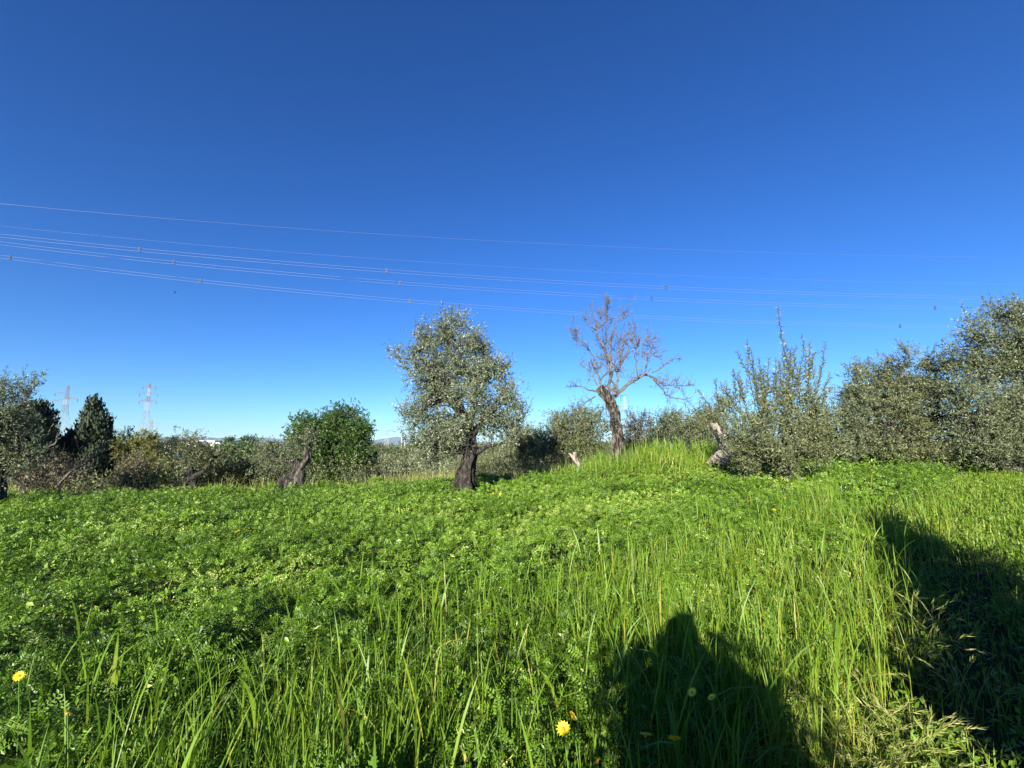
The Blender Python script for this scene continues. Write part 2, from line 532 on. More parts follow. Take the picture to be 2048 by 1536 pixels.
tag(pm.build('dirt_path', M['dirt'], smooth=True), kind='structure')


def hills(name, prof, Y, depth):
    mb = MB()
    px = np.linspace(-400, 2500, 200)
    top = np.interp(px, [p[0] for p in prof], [p[1] for p in prof])
    top = top + (vnoise(px * 0.03, px * 0, 4) - 0.5) * 3
    rows = []
    for k, (f, dy) in enumerate([(0, -depth), (0.55, -depth * 0.45), (1, 0), (0.5, depth * 0.5), (0, depth)]):
        pts = []
        for a, b in zip(px, top):
            p = at(a, b, Y); z0 = -6.0
            pts.append((p[0] * (1 + dy / Y), Y + dy, z0 + (p[2] - z0) * f * (1 if f in (0, 1) else rng.uniform(0.9, 1.1))))
        rows.append(pts)
    n = len(px)
    i = (np.arange(4)[:, None] * n + np.arange(n - 1)[None, :])
    mb.add(np.array(rows).reshape(-1, 3), np.stack([i, i + 1, i + n + 1, i + n], -1).reshape(-1, 4), 0.5)
    return tag(mb.build(name, M['hill'], smooth=True), kind='structure')


hills('mountains', [(-400, 882), (250, 878), (310, 873), (420, 875), (560, 877), (680, 882), (745, 882), (770, 877), (795, 874), (815, 878), (850, 882), (1000, 884), (2500, 884)], 5200, 900)

# ------------------------------------------------------------------ the standing crop: vetch
def vetch_h(x, y):
    h = 0.40 + 0.16 * (vnoise(x * 1.1, y * 1.1, 11) - 0.5) + 0.22 * (vnoise(x * 3.1, y * 3.1, 12) - 0.5) + 0.18 * (vnoise(x * 8, y * 8, 13) - 0.5)
    w = lateral(x, y)
    return h * (0.35 + 0.65 * sstep(0.6, 1.6, w))


EDGE = lambda x: np.interp(x, [-30, -14, -6, -1, 3, 6, 30], [13.2, 13.4, 14.2, 16.0, 16.5, 17, 16])


def mound_mask(x, y):
    return np.exp(-(((x - 5.0) / 2.5) ** 2 + ((y - 13.9) / 1.9) ** 2) ** 2)


def sample(y0, y1, per_m2, mask, rmin=0, rmax=99):
    xm = 1.34 * y1 + 1.4
    n = int(2 * xm * (y1 - y0) * per_m2)
    x = rng.uniform(-xm, xm, n); y = rng.uniform(y0, y1, n)
    r = np.hypot(x, y)
    k = (np.abs(x) < 1.30 * np.maximum(y, 0) + 1.4) & (r >= rmin) & (r < rmax) & (y < EDGE(x))
    x, y = x[k], y[k]
    k = rng.random(len(x)) < mask(x, y)
    return x[k], y[k]


def vetch_mask(x, y):
    w = lateral(x, y)
    m = sstep(0.75, 1.7, w)
    # thinner where the tall grass stands, and gaps
    m = m * (1 - 0.12 * sstep(1.2, 1.9, w) * sstep(3.3, 2.4, w) * sstep(10, 7, y))
    m = m * (1 - 0.85 * mound_mask(x, y))
    m = m * (0.35 + 0.65 * sstep(0.28, 0.5, vnoise(x * 1.9 + 3, y * 1.9, 21)))
    return m


def vetch(mb, y0, y1, per_m2, rmin, rmax, pairs, LLf, LW, rach):
    x, y = sample(y0, y1, per_m2, vetch_mask, rmin, rmax)
    n = len(x)
    depth = np.minimum(rng.exponential(0.10, n), 0.36)
    z = gz(x, y) + np.maximum(vetch_h(x, y) - depth, 0.03) + rng.normal(0, 0.02, n)
    B = np.stack([x, y, z], 1)
    az = rng.uniform(0, 2 * math.pi, n); el = rng.normal(0.35, 0.4, n)
    D = np.stack([np.cos(az) * np.cos(el), np.sin(az) * np.cos(el), np.sin(el)], 1)
    Nn = unit(rdir(n) * 1.0 + np.array([-0.2, -0.45, 0.7]))
    S = unit(np.cross(D, Nn)); Nn = np.cross(S, D)
    step = LLf * 0.5
    Lf = step * (pairs + 0.5)
    pt = np.clip(0.46 + 0.7 * (vnoise(x * 0.7, y * 0.7, 31) - 0.5) + 0.4 * (vnoise(x * 4, y * 4, 32) - 0.5) + rng.normal(0, 0.16, n), 0, 1)
    for i in range(pairs):
        s = (i + 0.6) * step
        sag = Nn * (-(s / Lf) ** 2 * Lf * 0.22)
        c = B + D * s + sag
        sz = LLf * (1 - 0.35 * abs((i + 0.5) / pairs - 0.45)) * rng.uniform(0.8, 1.15, n)
        for sg in (-1, 1):
            d = unit(S * sg + D * 0.45 + Nn * rng.uniform(-0.15, 0.5, (n, 1)))
            nn = unit(Nn + rdir(n) * 0.45)
            diamonds(mb, c, d, nn, sz, sz * LW, np.clip(pt + rng.normal(0, 0.12, n) + (rng.random(n) < 0.02) * 0.5, 0, 1), wide=0.55)
    if rach:
        tip = B + D * Lf - Nn * Lf * 0.22
        w = S * 0.0013
        v = np.stack([B - w, B + w, tip + w * 0.3, tip - w * 0.3], 1).reshape(-1, 3)
        mb.add(v, np.arange(n * 4).reshape(-1, 4), 0.7)
    return n


vm = MB()
vetch(vm, 0.5, 4.4, 1450, 0.8, 4.4, 6, 0.0265, 0.40, True)
vetch(vm, 2.0, 8.2, 850, 4.4, 8.2, 5, 0.029, 0.44, False)
vetch(vm, 4.0, 17.0, 560, 8.2, 40, 3, 0.042, 0.5, False)
# broader leaved weeds mixed in, mostly on the left
for y0, y1, per, r0, r1, LLb in [(0.5, 4.6, 900, 0.8, 4.6, 0.036), (2.0, 13, 170, 4.6, 14, 0.055)]:
    x, y = sample(y0, y1, per, lambda a, b: vetch_mask(a, b) * sstep(0.42, 0.62, vnoise(a * 1.3 + 9, b * 1.3, 71)) * np.interp(a - 0.2 * b, [-3, -1, 1], [1, 0.6, 0.25]), r0, r1)
    n = len(x)
    z = gz(x, y) + np.maximum(vetch_h(x, y) - np.minimum(rng.exponential(0.07, n), 0.3) + 0.02, 0.04)
    L_ = LLb * rng.uniform(0.6, 1.3, n)
    diamonds(vm, np.stack([x, y, z], 1), unit(rdir(n) * np.array([1, 1, 0.5]) + np.array([0, 0, 0.25])), rdir(n) * 0.7 + np.array([-0.2, -0.5, 0.8]), L_, L_ * rng.uniform(0.35, 0.6, n), np.clip(rng.normal(0.6, 0.2, n), 0, 1), wide=0.5)
crop = vm.build('vetch_crop', M['vetch'])
tag(crop, 'dense low green vetch with small paired leaflets covering the field', 'crop plants', kind='stuff')

# ------------------------------------------------------------------ grass blades
def blades(mb, B, H, W, az, bend, twist, seg=4, t0=0.0, t1=1.0, dry=0.03, jit=0.12):
    n = len(B)
    t = np.linspace(0, 1, seg + 1)
    ln = rng.normal(0.12, 0.11, n)
    d = np.stack([np.cos(az), np.sin(az), np.zeros(n)], 1)
    sa = az + math.pi / 2 + twist
    S = np.stack([np.cos(sa), np.sin(sa), np.zeros(n)], 1)
    V = np.zeros((n, seg + 1, 2, 3))
    for i, k in enumerate(t):
        c = B + d * (H * (ln * k + bend * k ** 2.2))[:, None]
        c[:, 2] += H * (k - 0.55 * bend * k ** 2.6)
        w = W * np.interp(k, [0, 0.15, 0.45, 0.75, 1], [0.45, 0.75, 1, 0.75, 0.06])
        V[:, i, 0] = c - S * (w * 0.5)[:, None]; V[:, i, 1] = c + S * (w * 0.5)[:, None]
    base = (np.arange(n) * (seg + 1) * 2)[:, None]
    k = np.arange(seg)[None, :] * 2
    q = np.stack([base + k, base + k + 1, base + k + 3, base + k + 2], -1).reshape(-1, 4)
    tone = t0 + (t1 - t0) * (np.arange(seg) + 0.5) / seg
    tt = np.clip(tone[None, :] + rng.normal(0, jit, (n, 1)), 0, 1)
    tt = np.where(rng.random((n, 1)) < dry, np.clip(tt * 0.15, 0, 1), tt).ravel()
    mb.add(V.reshape(-1, 3), q, tt)


def band(x, y):
    w = lateral(x, y)
    b = sstep(0.6, 1.2, w) * sstep(3.3, 1.9, w) * np.where(x > 0.74 * y, sstep(7.2, 5.2, y), sstep(10.5, 7.0, y))
    return b * (0.35 + 0.65 * sstep(0.3, 0.55, vnoise(x * 1.3, y * 1.3, 41)))


def sparse(x, y):
    w = lateral(x, y)
    s = sstep(0.6, 0.8, vnoise(x * 0.9 + 5, y * 0.9, 43)) * 0.42 + 0.03
    s = s * np.interp(x, [-4, -1.5, -0.3, 1], [0.45, 0.65, 0.9, 1.0])
    near = sstep(3.8, 1.6, y)
    s = s + 0.42 * near * sstep(0.15, 0.6, vnoise(x * 2.3 + 1, y * 2.3, 44))
    return s * (0.2 + 0.8 * near) * sstep(0.9, 1.6, w) * (0.35 + 0.65 * sstep(13, 6, y))


def tillers(mb, x, y, hmin, hmax, W, k_leaves=3):
    n = len(x)
    g = gz(x, y)
    H = rng.uniform(hmin, hmax, n)
    az = rng.uniform(0, 2 * math.pi, n)
    lean = rng.normal(0, 0.07, (n, 2))
    # culm
    B = np.stack([x, y, g], 1)
    blades(mb, B, H * 0.75, np.full(n, 0.0045), az, np.abs(rng.normal(0, 0.05, n)), rng.uniform(-1, 1, n), 3, 0.02, 0.4)
    for i in range(k_leaves):
        h0 = H * rng.uniform(0.12 + 0.2 * i, 0.3 + 0.2 * i, n)
        a2 = az + i * math.pi + rng.normal(0, 0.5, n)
        b = np.stack([x, y, g + h0], 1)
        bend = np.where(rng.random(n) < 0.22, rng.uniform(0.4, 1.0, n), np.abs(rng.normal(0.14, 0.14, n)))
        blades(mb, b, H * rng.uniform(0.45, 0.75, n), W * rng.uniform(0.35, 1.2, n), a2, bend, rng.uniform(-1.3, 1.3, n), 5, 0.16 + 0.12 * i, 0.85)


gb = MB()
x, y = sample(0.5, 5.0, 480, band, 0.9, 5.0); tillers(gb, x, y, 0.34, 0.62, 0.0075)
x, y = sample(2.0, 12.5, 260, band, 5.0, 40); tillers(gb, x, y, 0.36, 0.62, 0.010)
x, y = sample(0.6, 5.0, 150, sparse, 0.9, 5.0); tillers(gb, x, y, 0.38, 0.60, 0.0150)
x, y = sample(2.0, 13.5, 85, sparse, 5.0, 40); tillers(gb, x, y, 0.42, 0.60, 0.015)
x, y = sample(11, 16.9, 230, lambda a, b: mound_mask(a, b) * (0.1 + 0.9 * sstep(0.3, 0.6, vnoise(a * 1.5, b * 1.5, 47)))); tillers(gb, x, y, 0.34, 0.84, 0.018)
tall = gb.build('tall_grass', M['blade'])
tag(tall, 'tall bright green grass blades standing among the vetch and on the mound', 'grass', kind='stuff')

# short yellowish verge by the path
vg = MB()


def verge(x, y):
    w = lateral(x, y)
    return np.clip(sstep(-4.0, -0.9, w) * sstep(1.5, 0.8, w), 0, 1) * np.where(np.abs(w + 0.5) < 0.4, sstep(2.2, 5, y) * 0.6 + 0.04, 1.0) * (0.3 + 0.7 * sstep(0.3, 0.55, vnoise(x * 2.1, y * 2.1, 51)))


x, y = sample(0.6, 14, 900, verge, 0.9, 18)
n = len(x)
blades(vg, np.stack([x, y, gz(x, y)], 1), rng.uniform(0.06, 0.23, n), np.where(y > 5, 0.011, 0.007), rng.uniform(0, 6.28, n), np.abs(rng.normal(0.25, 0.2, n)), rng.uniform(-1, 1, n), 3, 0.15, 0.75, jit=0.22)
# leafy weeds in the verge
x, y = sample(0.6, 14, 1500, verge, 0.9, 18); n = len(x)
diamonds(vg, np.stack([x, y, gz(x, y) + rng.uniform(0.03, 0.16, n)], 1), rdir(n) + np.array([0, 0, 0.3]), rdir(n) * 0.6 + np.array([0, 0, 1.]), rng.uniform(0.03, 0.06, n), rng.uniform(0.014, 0.026, n), np.clip(rng.normal(0.35, 0.2, n), 0, 1))
tag(vg.build('verge_grass', M['verge']), 'short yellowish grass and weeds growing along the dirt path', 'grass', kind='stuff')

# drooping awned brome
br = MB()


def brome_tuft(cx, cy, k, H, sp_):
    """a fountain of thin arching culms, each ending in a loose drooping spike"""
    k = max(10, k // 2)
    x = cx + rng.normal(0, sp_ * 0.45, k); y = cy + rng.normal(0, sp_ * 0.45, k); g = gz(x, y)
    h = H * rng.uniform(0.6, 1.15, k); az = rng.uniform(0, 6.28, k); bend = rng.uniform(0.25, 0.75, k)
    blades(br, np.stack([x, y, g], 1), h, np.full(k, 0.0045), az, bend, rng.uniform(-0.4, 0.4, k), 6, 0.15, 0.75)
    d = np.stack([np.cos(az), np.sin(az), np.zeros(k)], 1)
    for i in range(9):
        t = 0.72 + 0.032 * i
        c = np.stack([x, y, g], 1) + d * (h * (0.12 * t + bend * t ** 2.2))[:, None]
        c[:, 2] += h * (t - 0.55 * bend * t ** 2.6)
        T = d * (0.12 + 2.2 * bend * t ** 1.2)[:, None]; T[:, 2] = 1 - 1.43 * bend * t ** 1.6
        D = unit(unit(T) + rdir(k) * 0.35)
        diamonds(br, c, D, rdir(k), rng.uniform(0.03, 0.055, k), rng.uniform(0.0035, 0.006, k), np.clip(rng.normal(0.68, 0.16, k), 0, 1), wide=0.3)


def on_plants(px, py, h=0.42):
    """where the ray of a pixel meets the tops of the plants"""
    lo = None
    for Y in np.arange(0.8, 30, 0.02):
        p = at(px, py, Y)
        if p[2] <= g1(p[0], p[1]) + h:
            return p
    return at(px, py, 15)


for px, py, k, H, s in [(1600, 1390, 60, 0.42, 0.10), (1640, 1370, 40, 0.42, 0.09), (1850, 1190, 60, 0.5, 0.14), (1800, 1230, 40, 0.5, 0.12), (1800, 1450, 60, 0.34, 0.10), (1740, 1480, 60, 0.34, 0.12),
                        (1840, 1430, 50, 0.3, 0.08), (1700, 1520, 60, 0.32, 0.13), (1440, 1330, 50, 0.45, 0.14), (1420, 1420, 50, 0.4, 0.14), (1900, 1330, 30, 0.35, 0.15), (1650, 1480, 60, 0.36, 0.12),
                        (700, 1500, 40, 0.36, 0.12), (1060, 1500, 40, 0.36, 0.12), (1950, 1080, 50, 0.4, 0.35), (1880, 1040, 50, 0.4, 0.4), (1560, 1300, 40, 0.45, 0.12), (1700, 1400, 50, 0.38, 0.12), (1760, 1380, 40, 0.36, 0.1)]:
    p = on_plants(px, py, H * 0.8)
    brome_tuft(p[0], p[1], k, H, s)
tag(br.build('brome_grass', M['brome']), 'pale drooping seed heads of brome grass in tufts beside the path', 'grass', kind='stuff')

# ------------------------------------------------------------------ yellow flowers
def flower_head():
    mb = MB()
    k = 14
    for ring, (rr, up_) in enumerate([(1.0, 0.12), (0.8, 0.35)]):
        a = np.linspace(0, 2 * math.pi, k, endpoint=False) + ring * 0.2
        D = np.stack([np.cos(a), np.sin(a), np.full(k, up_)], 1)
        diamonds(mb, D * 0.004, D, np.tile([0, 0, 1.0], (k, 1)), 0.024 * rr, 0.0078, 0.5, wide=0.65, fold=-0.1)
    return mb


head_me = flower_head().mesh('flower_head', M['petal'])
dm = MB(); tube(dm, [(0, 0, -0.006), (0, 0, 0.002), (0, 0, 0.006)], [0.005, 0.008, 0.004], 8, raw=True)
disc_me = dm.mesh('flower_disc', M['disc'], None, True)
sm = MB(); tube(sm, [(0, 0, -1), (0.03, 0.01, -0.5), (0, 0, 0)], [0.0022, 0.002, 0.0016], 5, step=0.2)
stem_me = sm.mesh('stem', M['stem'], None, True)
first = None
FL = [(475, 1063, 'two yellow flowers in the vetch left of centre, the bigger one on the left', 1.5), (490, 1057, 'smaller yellow flower touching the bigger one in the vetch left of centre', 1.1),
      (986, 988, 'left one of two yellow flowers close in front of the big olive trunk', 1.6), (1000, 988, 'right one of two yellow flowers close in front of the big olive trunk', 1.6),
      (1570, 996, 'yellow flower in front of the tall shooting olive bush', 1.5), (1548, 1020, 'yellow flower low in the tall grass below the olive bush', 1.4),
      (1780, 1014, 'orange yellow flower on the short grass of the right side', 1.5), (1748, 945, 'yellow flower far off beside the foot of the right olive thicket', 1.6),
      (135, 1426, 'bright yellow flower seen edge on, lower left corner of the field', 1.0), (38, 1352, 'bright yellow flower at the far left edge of the field', 1.0),
      (1145, 1432, 'smaller dim yellow flower just above another in the shaded grass', 0.9), (1127, 1458, 'dim yellow flower with a smaller one above it in the shaded grass', 1.2),
      (1291, 1470, 'round open yellow flower in the middle of the shaded foreground grass', 1.2), (1349, 1478, 'tilted yellow flower, right one of the lowest pair in the shaded grass', 1.2),
      (1385, 1385, 'yellow flower highest up in the dark shaded grass', 1.0), (1424, 1395, 'yellow flower half hidden at the right end of the shaded grass', 0.9),
      (1195, 1524, 'yellow flower at the very bottom edge of the picture in shade', 0.9)]
FL[0] = (475, 1063, 'bigger yellow flower of the pair in the vetch left of centre', 1.5)
for i, (px, py, lab, sc) in enumerate(FL):
    p = on_plants(px, py, 0.50)
    p = on_plants(px, py, 0.62 if p[1] < 3 else 0.56 if p[1] < 7 else 0.5)
    gz_ = g1(p[0], p[1])
    if first is None:
        first = thing('yellow_flower', lab, 'flower', p, 'yellow daisies in the field')
        hd = bpy.data.objects.new('flower_head', head_me); st = bpy.data.objects.new('stem', stem_me); dc = bpy.data.objects.new('disc', disc_me)
        for o in (hd, st): COL.objects.link(o); o.parent = first
        COL.objects.link(dc); dc.parent = hd
        root, h2, s2, d2 = first, hd, st, dc
    else:
        root = first.copy(); h2 = hd.copy(); s2 = st.copy(); d2 = dc.copy()
        for o in (root, h2, s2, d2): COL.objects.link(o)
        h2.parent = root; s2.parent = root; d2.parent = h2
        root['label'] = lab
    root.location = p
    sc *= 0.72
    h2.scale = (sc, sc, sc)
    h2.rotation_euler = (R(rng.uniform(25, 60)), R(rng.uniform(-35, 20)), rng.uniform(0, 6))
    s2.scale = (1, 1, float(p[2] - gz_ + 0.02))

# ------------------------------------------------------------------ the big olive in the middle
Y0 = 12.0
make_tree('olive_tree', 'tall silvery olive tree with a thick dark trunk standing alone in mid field', 'tree', (928, 968), Y0,
          [(929, 966, .28), (935, 930, .21), (941, 898, .19), (939, 868, .155), (933, 842, .145), (918, 818, .115), (893, 792, .07), (872, 760, .035), (862, 735, .03)],
          [[(938, 856, .13), (947, 806, .075, .2), (938, 745, .05, .2), (908, 685, .03), (902, 632, .012)],
           [(940, 875, .12), (972, 832, .06, -.3), (998, 795, .04, -.3), (1012, 768, .015)],
           [(948, 908, .09), (975, 893, .05), (1000, 888, .035, .3), (1035, 868, .015, .3)],
           [(930, 836, .13), (902, 775, .07, -.3), (852, 722, .035, -.3), (802, 718, .012)],
           [(945, 815, .05), (965, 750, .03, .3), (968, 700, .015, .3)]],
          [(905, 668, 25, 36), (900, 640, 13, 18), (920, 645, 10, 16), (850, 696, 28, 22), (842, 662, 10, 16), (808, 722, 18, 11), (792, 708, 9, 7), (850, 748, 32, 28), (895, 725, 46, 36), (955, 698, 30, 30), (952, 662, 12, 16), (985, 752, 30, 32), (945, 760, 40, 30),
           (868, 785, 42, 34), (832, 832, 32, 26), (1012, 800, 32, 28), (1040, 836, 22, 18), (885, 850, 42, 28), (1002, 858, 46, 24), (968, 820, 30, 30), (845, 876, 32, 20),
           (878, 908, 34, 22), (915, 895, 24, 20, .5), (850, 915, 26, 16), (1018, 882, 22, 14), (900, 880, 24, 18, -.4), (930, 800, 34, 26, -.5), (915, 860, 20, 18, -.5)],
          'olive_silver', per_m2=37, wob=0.3, sides=24, fol=dict(twigs=7, leaves=12, LL=0.072, LW=0.022, spread=0.13, tl=(0.12, 0.34), tone=(0.52, 0.22)), sprays=90,
          shoots=[[(890, 690), (884, 650), (881, 615)], [(900, 690), (903, 650), (904, 610)], [(908, 680), (914, 640), (918, 612)], [(915, 690), (925, 650), (930, 618)], [(895, 670), (893, 640), (890, 618)], [(852, 710), (842, 672), (836, 640)], [(860, 700), (852, 680), (846, 655)],
                  [(940, 720), (950, 685), (957, 652)], [(935, 715), (943, 690), (948, 664)], [(820, 730), (798, 720), (783, 703)], [(825, 740), (805, 735), (788, 728)], [(1000, 810), (1018, 790), (1030, 765)], [(1020, 850), (1045, 835), (1060, 815)], [(985, 760), (1003, 748), (1014, 738)]])

# ------------------------------------------------------------------ dead tree on the mound
YD = 14.6


def Zd(pts):
    return [(1050 + a / 3.84, 590 + b / 3.84) for a, b in pts]


dead_base = at(1237, 900, YD)
dead = thing('dead_tree', 'bare dead tree with a dark leaning trunk and pale leafless branches', 'tree', (dead_base[0], dead_base[1], g1(dead_base[0], dead_base[1])))
tb = MB()
sp_ = [(1238, 925, .22), (1237, 897, .19), (1236, 871, .17), (1232, 848, .165), (1230, 826, .155), (1218, 800, .155), (1206, 784, .145), (1197, 775, .11)]
P, r = limb_pts(sp_, YD); tube(tb, P, r, 26, 0.3, raw=True, seed=3)
tb.build('trunk', M['dead_bark'], dead, smooth=True)
lm = MB()


def grow(mb, P, r, level, dens=3.2, length=0.5):
    """side twigs along a branch"""
    seg = np.linalg.norm(np.diff(P, axis=0), axis=1); s = np.concatenate([[0], np.cumsum(seg)])
    n = rng.poisson(dens * s[-1])
    for _ in range(n):
        k = rng.uniform(0.2, 1.0) * s[-1]
        c = np.array([np.interp(k, s, P[:, i]) for i in range(3)])
        rr = np.interp(k, s, r)
        i = min(np.searchsorted(s, k), len(P) - 1)
        T = unit(P[i] - P[max(i - 1, 0)])
        d = unit(T * 0.8 + rdir(1)[0] * 0.8 + np.array([0, 0, 0.25]))
        L = length * rng.uniform(0.4, 1.1)
        b = unit(d + rdir(1)[0] * 0.35 + np.array([0, 0, 0.2]))
        pts = np.array([c, c + d * L * 0.5, c + d * L * 0.5 + b * L * 0.5])
        ra = [min(rr * 0.7, 0.010), 0.0065, 0.0042]
        p2, r2 = smooth_path(pts, ra, 0.08)
        tube(mb, p2, r2, 5, raw=True, cap=False)
        if level > 0:
            grow(mb, p2, r2, level - 1, dens * 1.1, length * 0.6)


BR = [([(690, 775), (760, 712), (840, 655), (920, 610), (985, 640), (1060, 688), (1180, 690), (1310, 690)], .085, .012, .5),
      ([(985, 645), (1040, 710), (1090, 770), (1180, 800), (1270, 800)], .04, .008, .5),
      ([(935, 608), (935, 480), (960, 420), (990, 370)], .03, .008, .7),
      ([(870, 632), (850, 520), (860, 400), (940, 345), (930, 290)], .035, .008, .2),
      ([(858, 450), (960, 460), (1050, 490)], .02, .007, .2),
      ([(980, 602), (1090, 520), (1190, 480)], .022, .008, .9),
      ([(705, 760), (715, 600), (760, 480), (810, 370), (830, 250)], .06, .008, 0),
      ([(640, 760), (660, 520), (580, 370), (555, 280), (570, 200), (640, 100)], .06, .008, -.3),
      ([(660, 540), (660, 330), (710, 210), (790, 100)], .04, .008, -.1),
      ([(600, 740), (540, 560), (500, 440), (400, 350), (365, 250)], .045, .008, -.5),
      ([(575, 740), (480, 560), (415, 540)], .03, .007, .4),
      ([(560, 750), (440, 710), (360, 690)], .035, .007, -.3),
      ([(545, 785), (460, 820), (415, 890)], .025, .006, .2),
      ([(580, 680), (600, 640), (640, 590), (690, 560)], .04, .02, -.2),
      ([(555, 280), (480, 230), (430, 180)], .02, .006, -.4),
      ([(555, 270), (520, 130), (515, 80)], .022, .006, .1),
      ([(718, 600), (725, 470), (720, 340)], .03, .007, .6),
      ([(700, 560), (750, 400), (790, 280)], .025, .007, .5),
      ([(690, 720), (650, 600), (630, 480), (620, 350), (630, 200), (610, 90)], .04, .006, .5),
      ([(610, 810), (620, 900), (640, 950)], .025, .008, -.2),
      ([(560, 740), (600, 700), (650, 715), (690, 745), (700, 770)], .06, .04, -.2),
      ([(720, 860), (705, 930), (735, 1000)], .03, .02, -.25)]
for pts, ra, rb, dy in BR:
    Zp = Zd(pts); n = len(Zp)
    spec = [(a, b, ra * .9 + (rb - ra) * .93 * (i / (n - 1)) ** 0.7, dy * (i / (n - 1))) for i, (a, b) in enumerate(Zp)]
    P, r = limb_pts(spec, YD)
    P = P + (np.stack([vnoise(np.arange(len(P)) * 0.35, np.arange(len(P)) * 0 + k, 60 + len(pts)) for k in (1, 2, 3)], 1) - 0.5) * 0.07
    one = MB()
    tube(one, P, r, 8, 0.15, raw=True, seed=n)
    grow(one, P, r, 1, 11.0 if len(pts) > 3 else 9.0, 0.48)
    one.build('branch', M['dead_wood'], dead, smooth=True)

# ------------------------------------------------------------------ olive bush with long shoots
def Zs(pts):
    return [(1350 + a / 4.04, 600 + b / 4.04) for a, b in pts]


SH = [[(1000, 700), (960, 590), (900, 480), (862, 300), (830, 50)], [(660, 690), (620, 600), (555, 530), (500, 410)], [(680, 660), (620, 520), (590, 430), (585, 325)],
      [(1000, 700), (1010, 560), (1040, 420), (1030, 285)], [(1080, 760), (1080, 560), (1090, 340)], [(1150, 700), (1185, 560), (1215, 340)], [(760, 720), (750, 600), (755, 470)],
      [(360, 880), (340, 760), (330, 640)], [(500, 800), (480, 680), (475, 560)], [(290, 880), (240, 800), (185, 730)], [(860, 700), (850, 590), (845, 500)], [(440, 850), (420, 740), (410, 660)],
      [(1190, 740), (1240, 650), (1255, 590)], [(950, 640), (930, 520), (935, 430)], [(1120, 640), (1110, 470), (1150, 420)], [(980, 560), (960, 450), (975, 370)], [(560, 800), (575, 720), (580, 640)],
      [(720, 740), (715, 640), (720, 540)], [(890, 620), (880, 540), (865, 430)], [(1200, 800), (1230, 740), (1290, 700)], [(520, 820), (530, 690), (505, 610)], [(1050, 640), (1055, 540), (1060, 440)]]
env = [(1415, 800), (1440, 768), (1460, 738), (1475, 700), (1495, 690), (1530, 722), (1556, 640), (1580, 665), (1610, 682), (1628, 692), (1655, 722), (1672, 760)]
for _ in range(42):
    a = rng.uniform(1425, 1668)
    e_ = np.interp(a, [q_[0] for q_ in env], [q_[1] for q_ in env])
    b0 = rng.uniform(800, 850); t_ = e_ + (b0 - 25 - e_) * rng.uniform(0.0, 0.9)
    w_ = a + (1565 - a) * 0.25
    Pz = [(w_, b0), ((w_ + a) / 2 + rng.normal(0, 4), (b0 + t_) / 2), (a, t_)]
    SH.append([((q_[0] - 1350) * 4.04, (q_[1] - 600) * 4.04) for q_ in Pz])
make_tree('olive_bush', 'wide olive bush with long leafy shoots rising above it beside the pale stump', 'bush', (1575, 945), 9.8,
          [(1575, 950, .09), (1572, 915, .07), (1568, 880, .05)],
          [[(1572, 930, .05), (1540, 880, .03), (1520, 830, .012)], [(1574, 930, .05), (1610, 870, .03), (1625, 800, .012)], [(1570, 900, .04), (1580, 830, .02), (1590, 770, .01)], [(1570, 935, .04), (1520, 905, .02), (1490, 880, .01)]],
          [(1560, 845, 62, 52), (1515, 865, 50, 44), (1612, 835, 46, 44), (1638, 880, 36, 44), (1498, 885, 36, 34), (1570, 895, 80, 40), (1598, 775, 26, 26), (1490, 930, 34, 16), (1540, 800, 30, 24), (1530, 925, 70, 18), (1620, 920, 50, 22), (1655, 850, 20, 26)],
          'olive_bush', per_m2=26, fol=dict(twigs=6, leaves=11, LL=0.068, LW=0.019, spread=0.11, tl=(0.12, 0.3), up=0.7), shoots=[Zs(s) for s in SH], conn=0.5)

# ------------------------------------------------------------------ olive trees on the right
FO = dict(twigs=6, leaves=12, LL=0.066, LW=0.020, spread=0.12, tl=(0.12, 0.3))
make_tree('olive_tree', 'low rounded olive tree, first one right of the bush with long shoots', 'tree', (1775, 938), 12.0,
          [(1776, 940, .2), (1774, 905, .15), (1765, 870, .1), (1755, 830, .06)],
          [[(1768, 880, .07), (1735, 830, .04), (1715, 770, .015)], [(1768, 870, .07), (1790, 810, .04), (1775, 750, .015)], [(1772, 895, .06), (1725, 880, .03), (1700, 860, .012)]],
          [(1722, 775, 30, 36), (1738, 742, 20, 15), (1706, 745, 14, 12), (1762, 780, 40, 40), (1715, 838, 32, 46), (1772, 850, 44, 40), (1705, 890, 22, 26), (1742, 890, 42, 30), (1775, 745, 24, 22), (1740, 810, 40, 36)],
          'olive', per_m2=38, fol=FO, group='olive trees on the right', sprays=110)
make_tree('olive_tree', 'paler olive tree with bare twigs showing, between the low rounded one and the tall one', 'tree', (1860, 938), 11.4,
          [(1862, 940, .18), (1858, 905, .14), (1850, 870, .1), (1840, 830, .06)],
          [[(1852, 870, .06), (1820, 810, .04), (1800, 755, .015)], [(1852, 860, .06), (1880, 800, .04), (1870, 745, .012)], [(1856, 890, .05), (1800, 860, .03), (1760, 850, .012)], [(1850, 840, .04), (1800, 812, .03), (1755, 812, .012)]],
          [(1812, 765, 36, 24), (1818, 712, 15, 12), (1832, 730, 26, 18), (1855, 790, 42, 38), (1822, 845, 44, 36), (1805, 900, 44, 22), (1872, 745, 22, 26), (1875, 850, 44, 44), (1795, 735, 16, 12), (1850, 905, 50, 24), (1795, 815, 40, 26)],
          'olive_bush', per_m2=36, fol=FO, group='olive trees on the right', sprays=110)
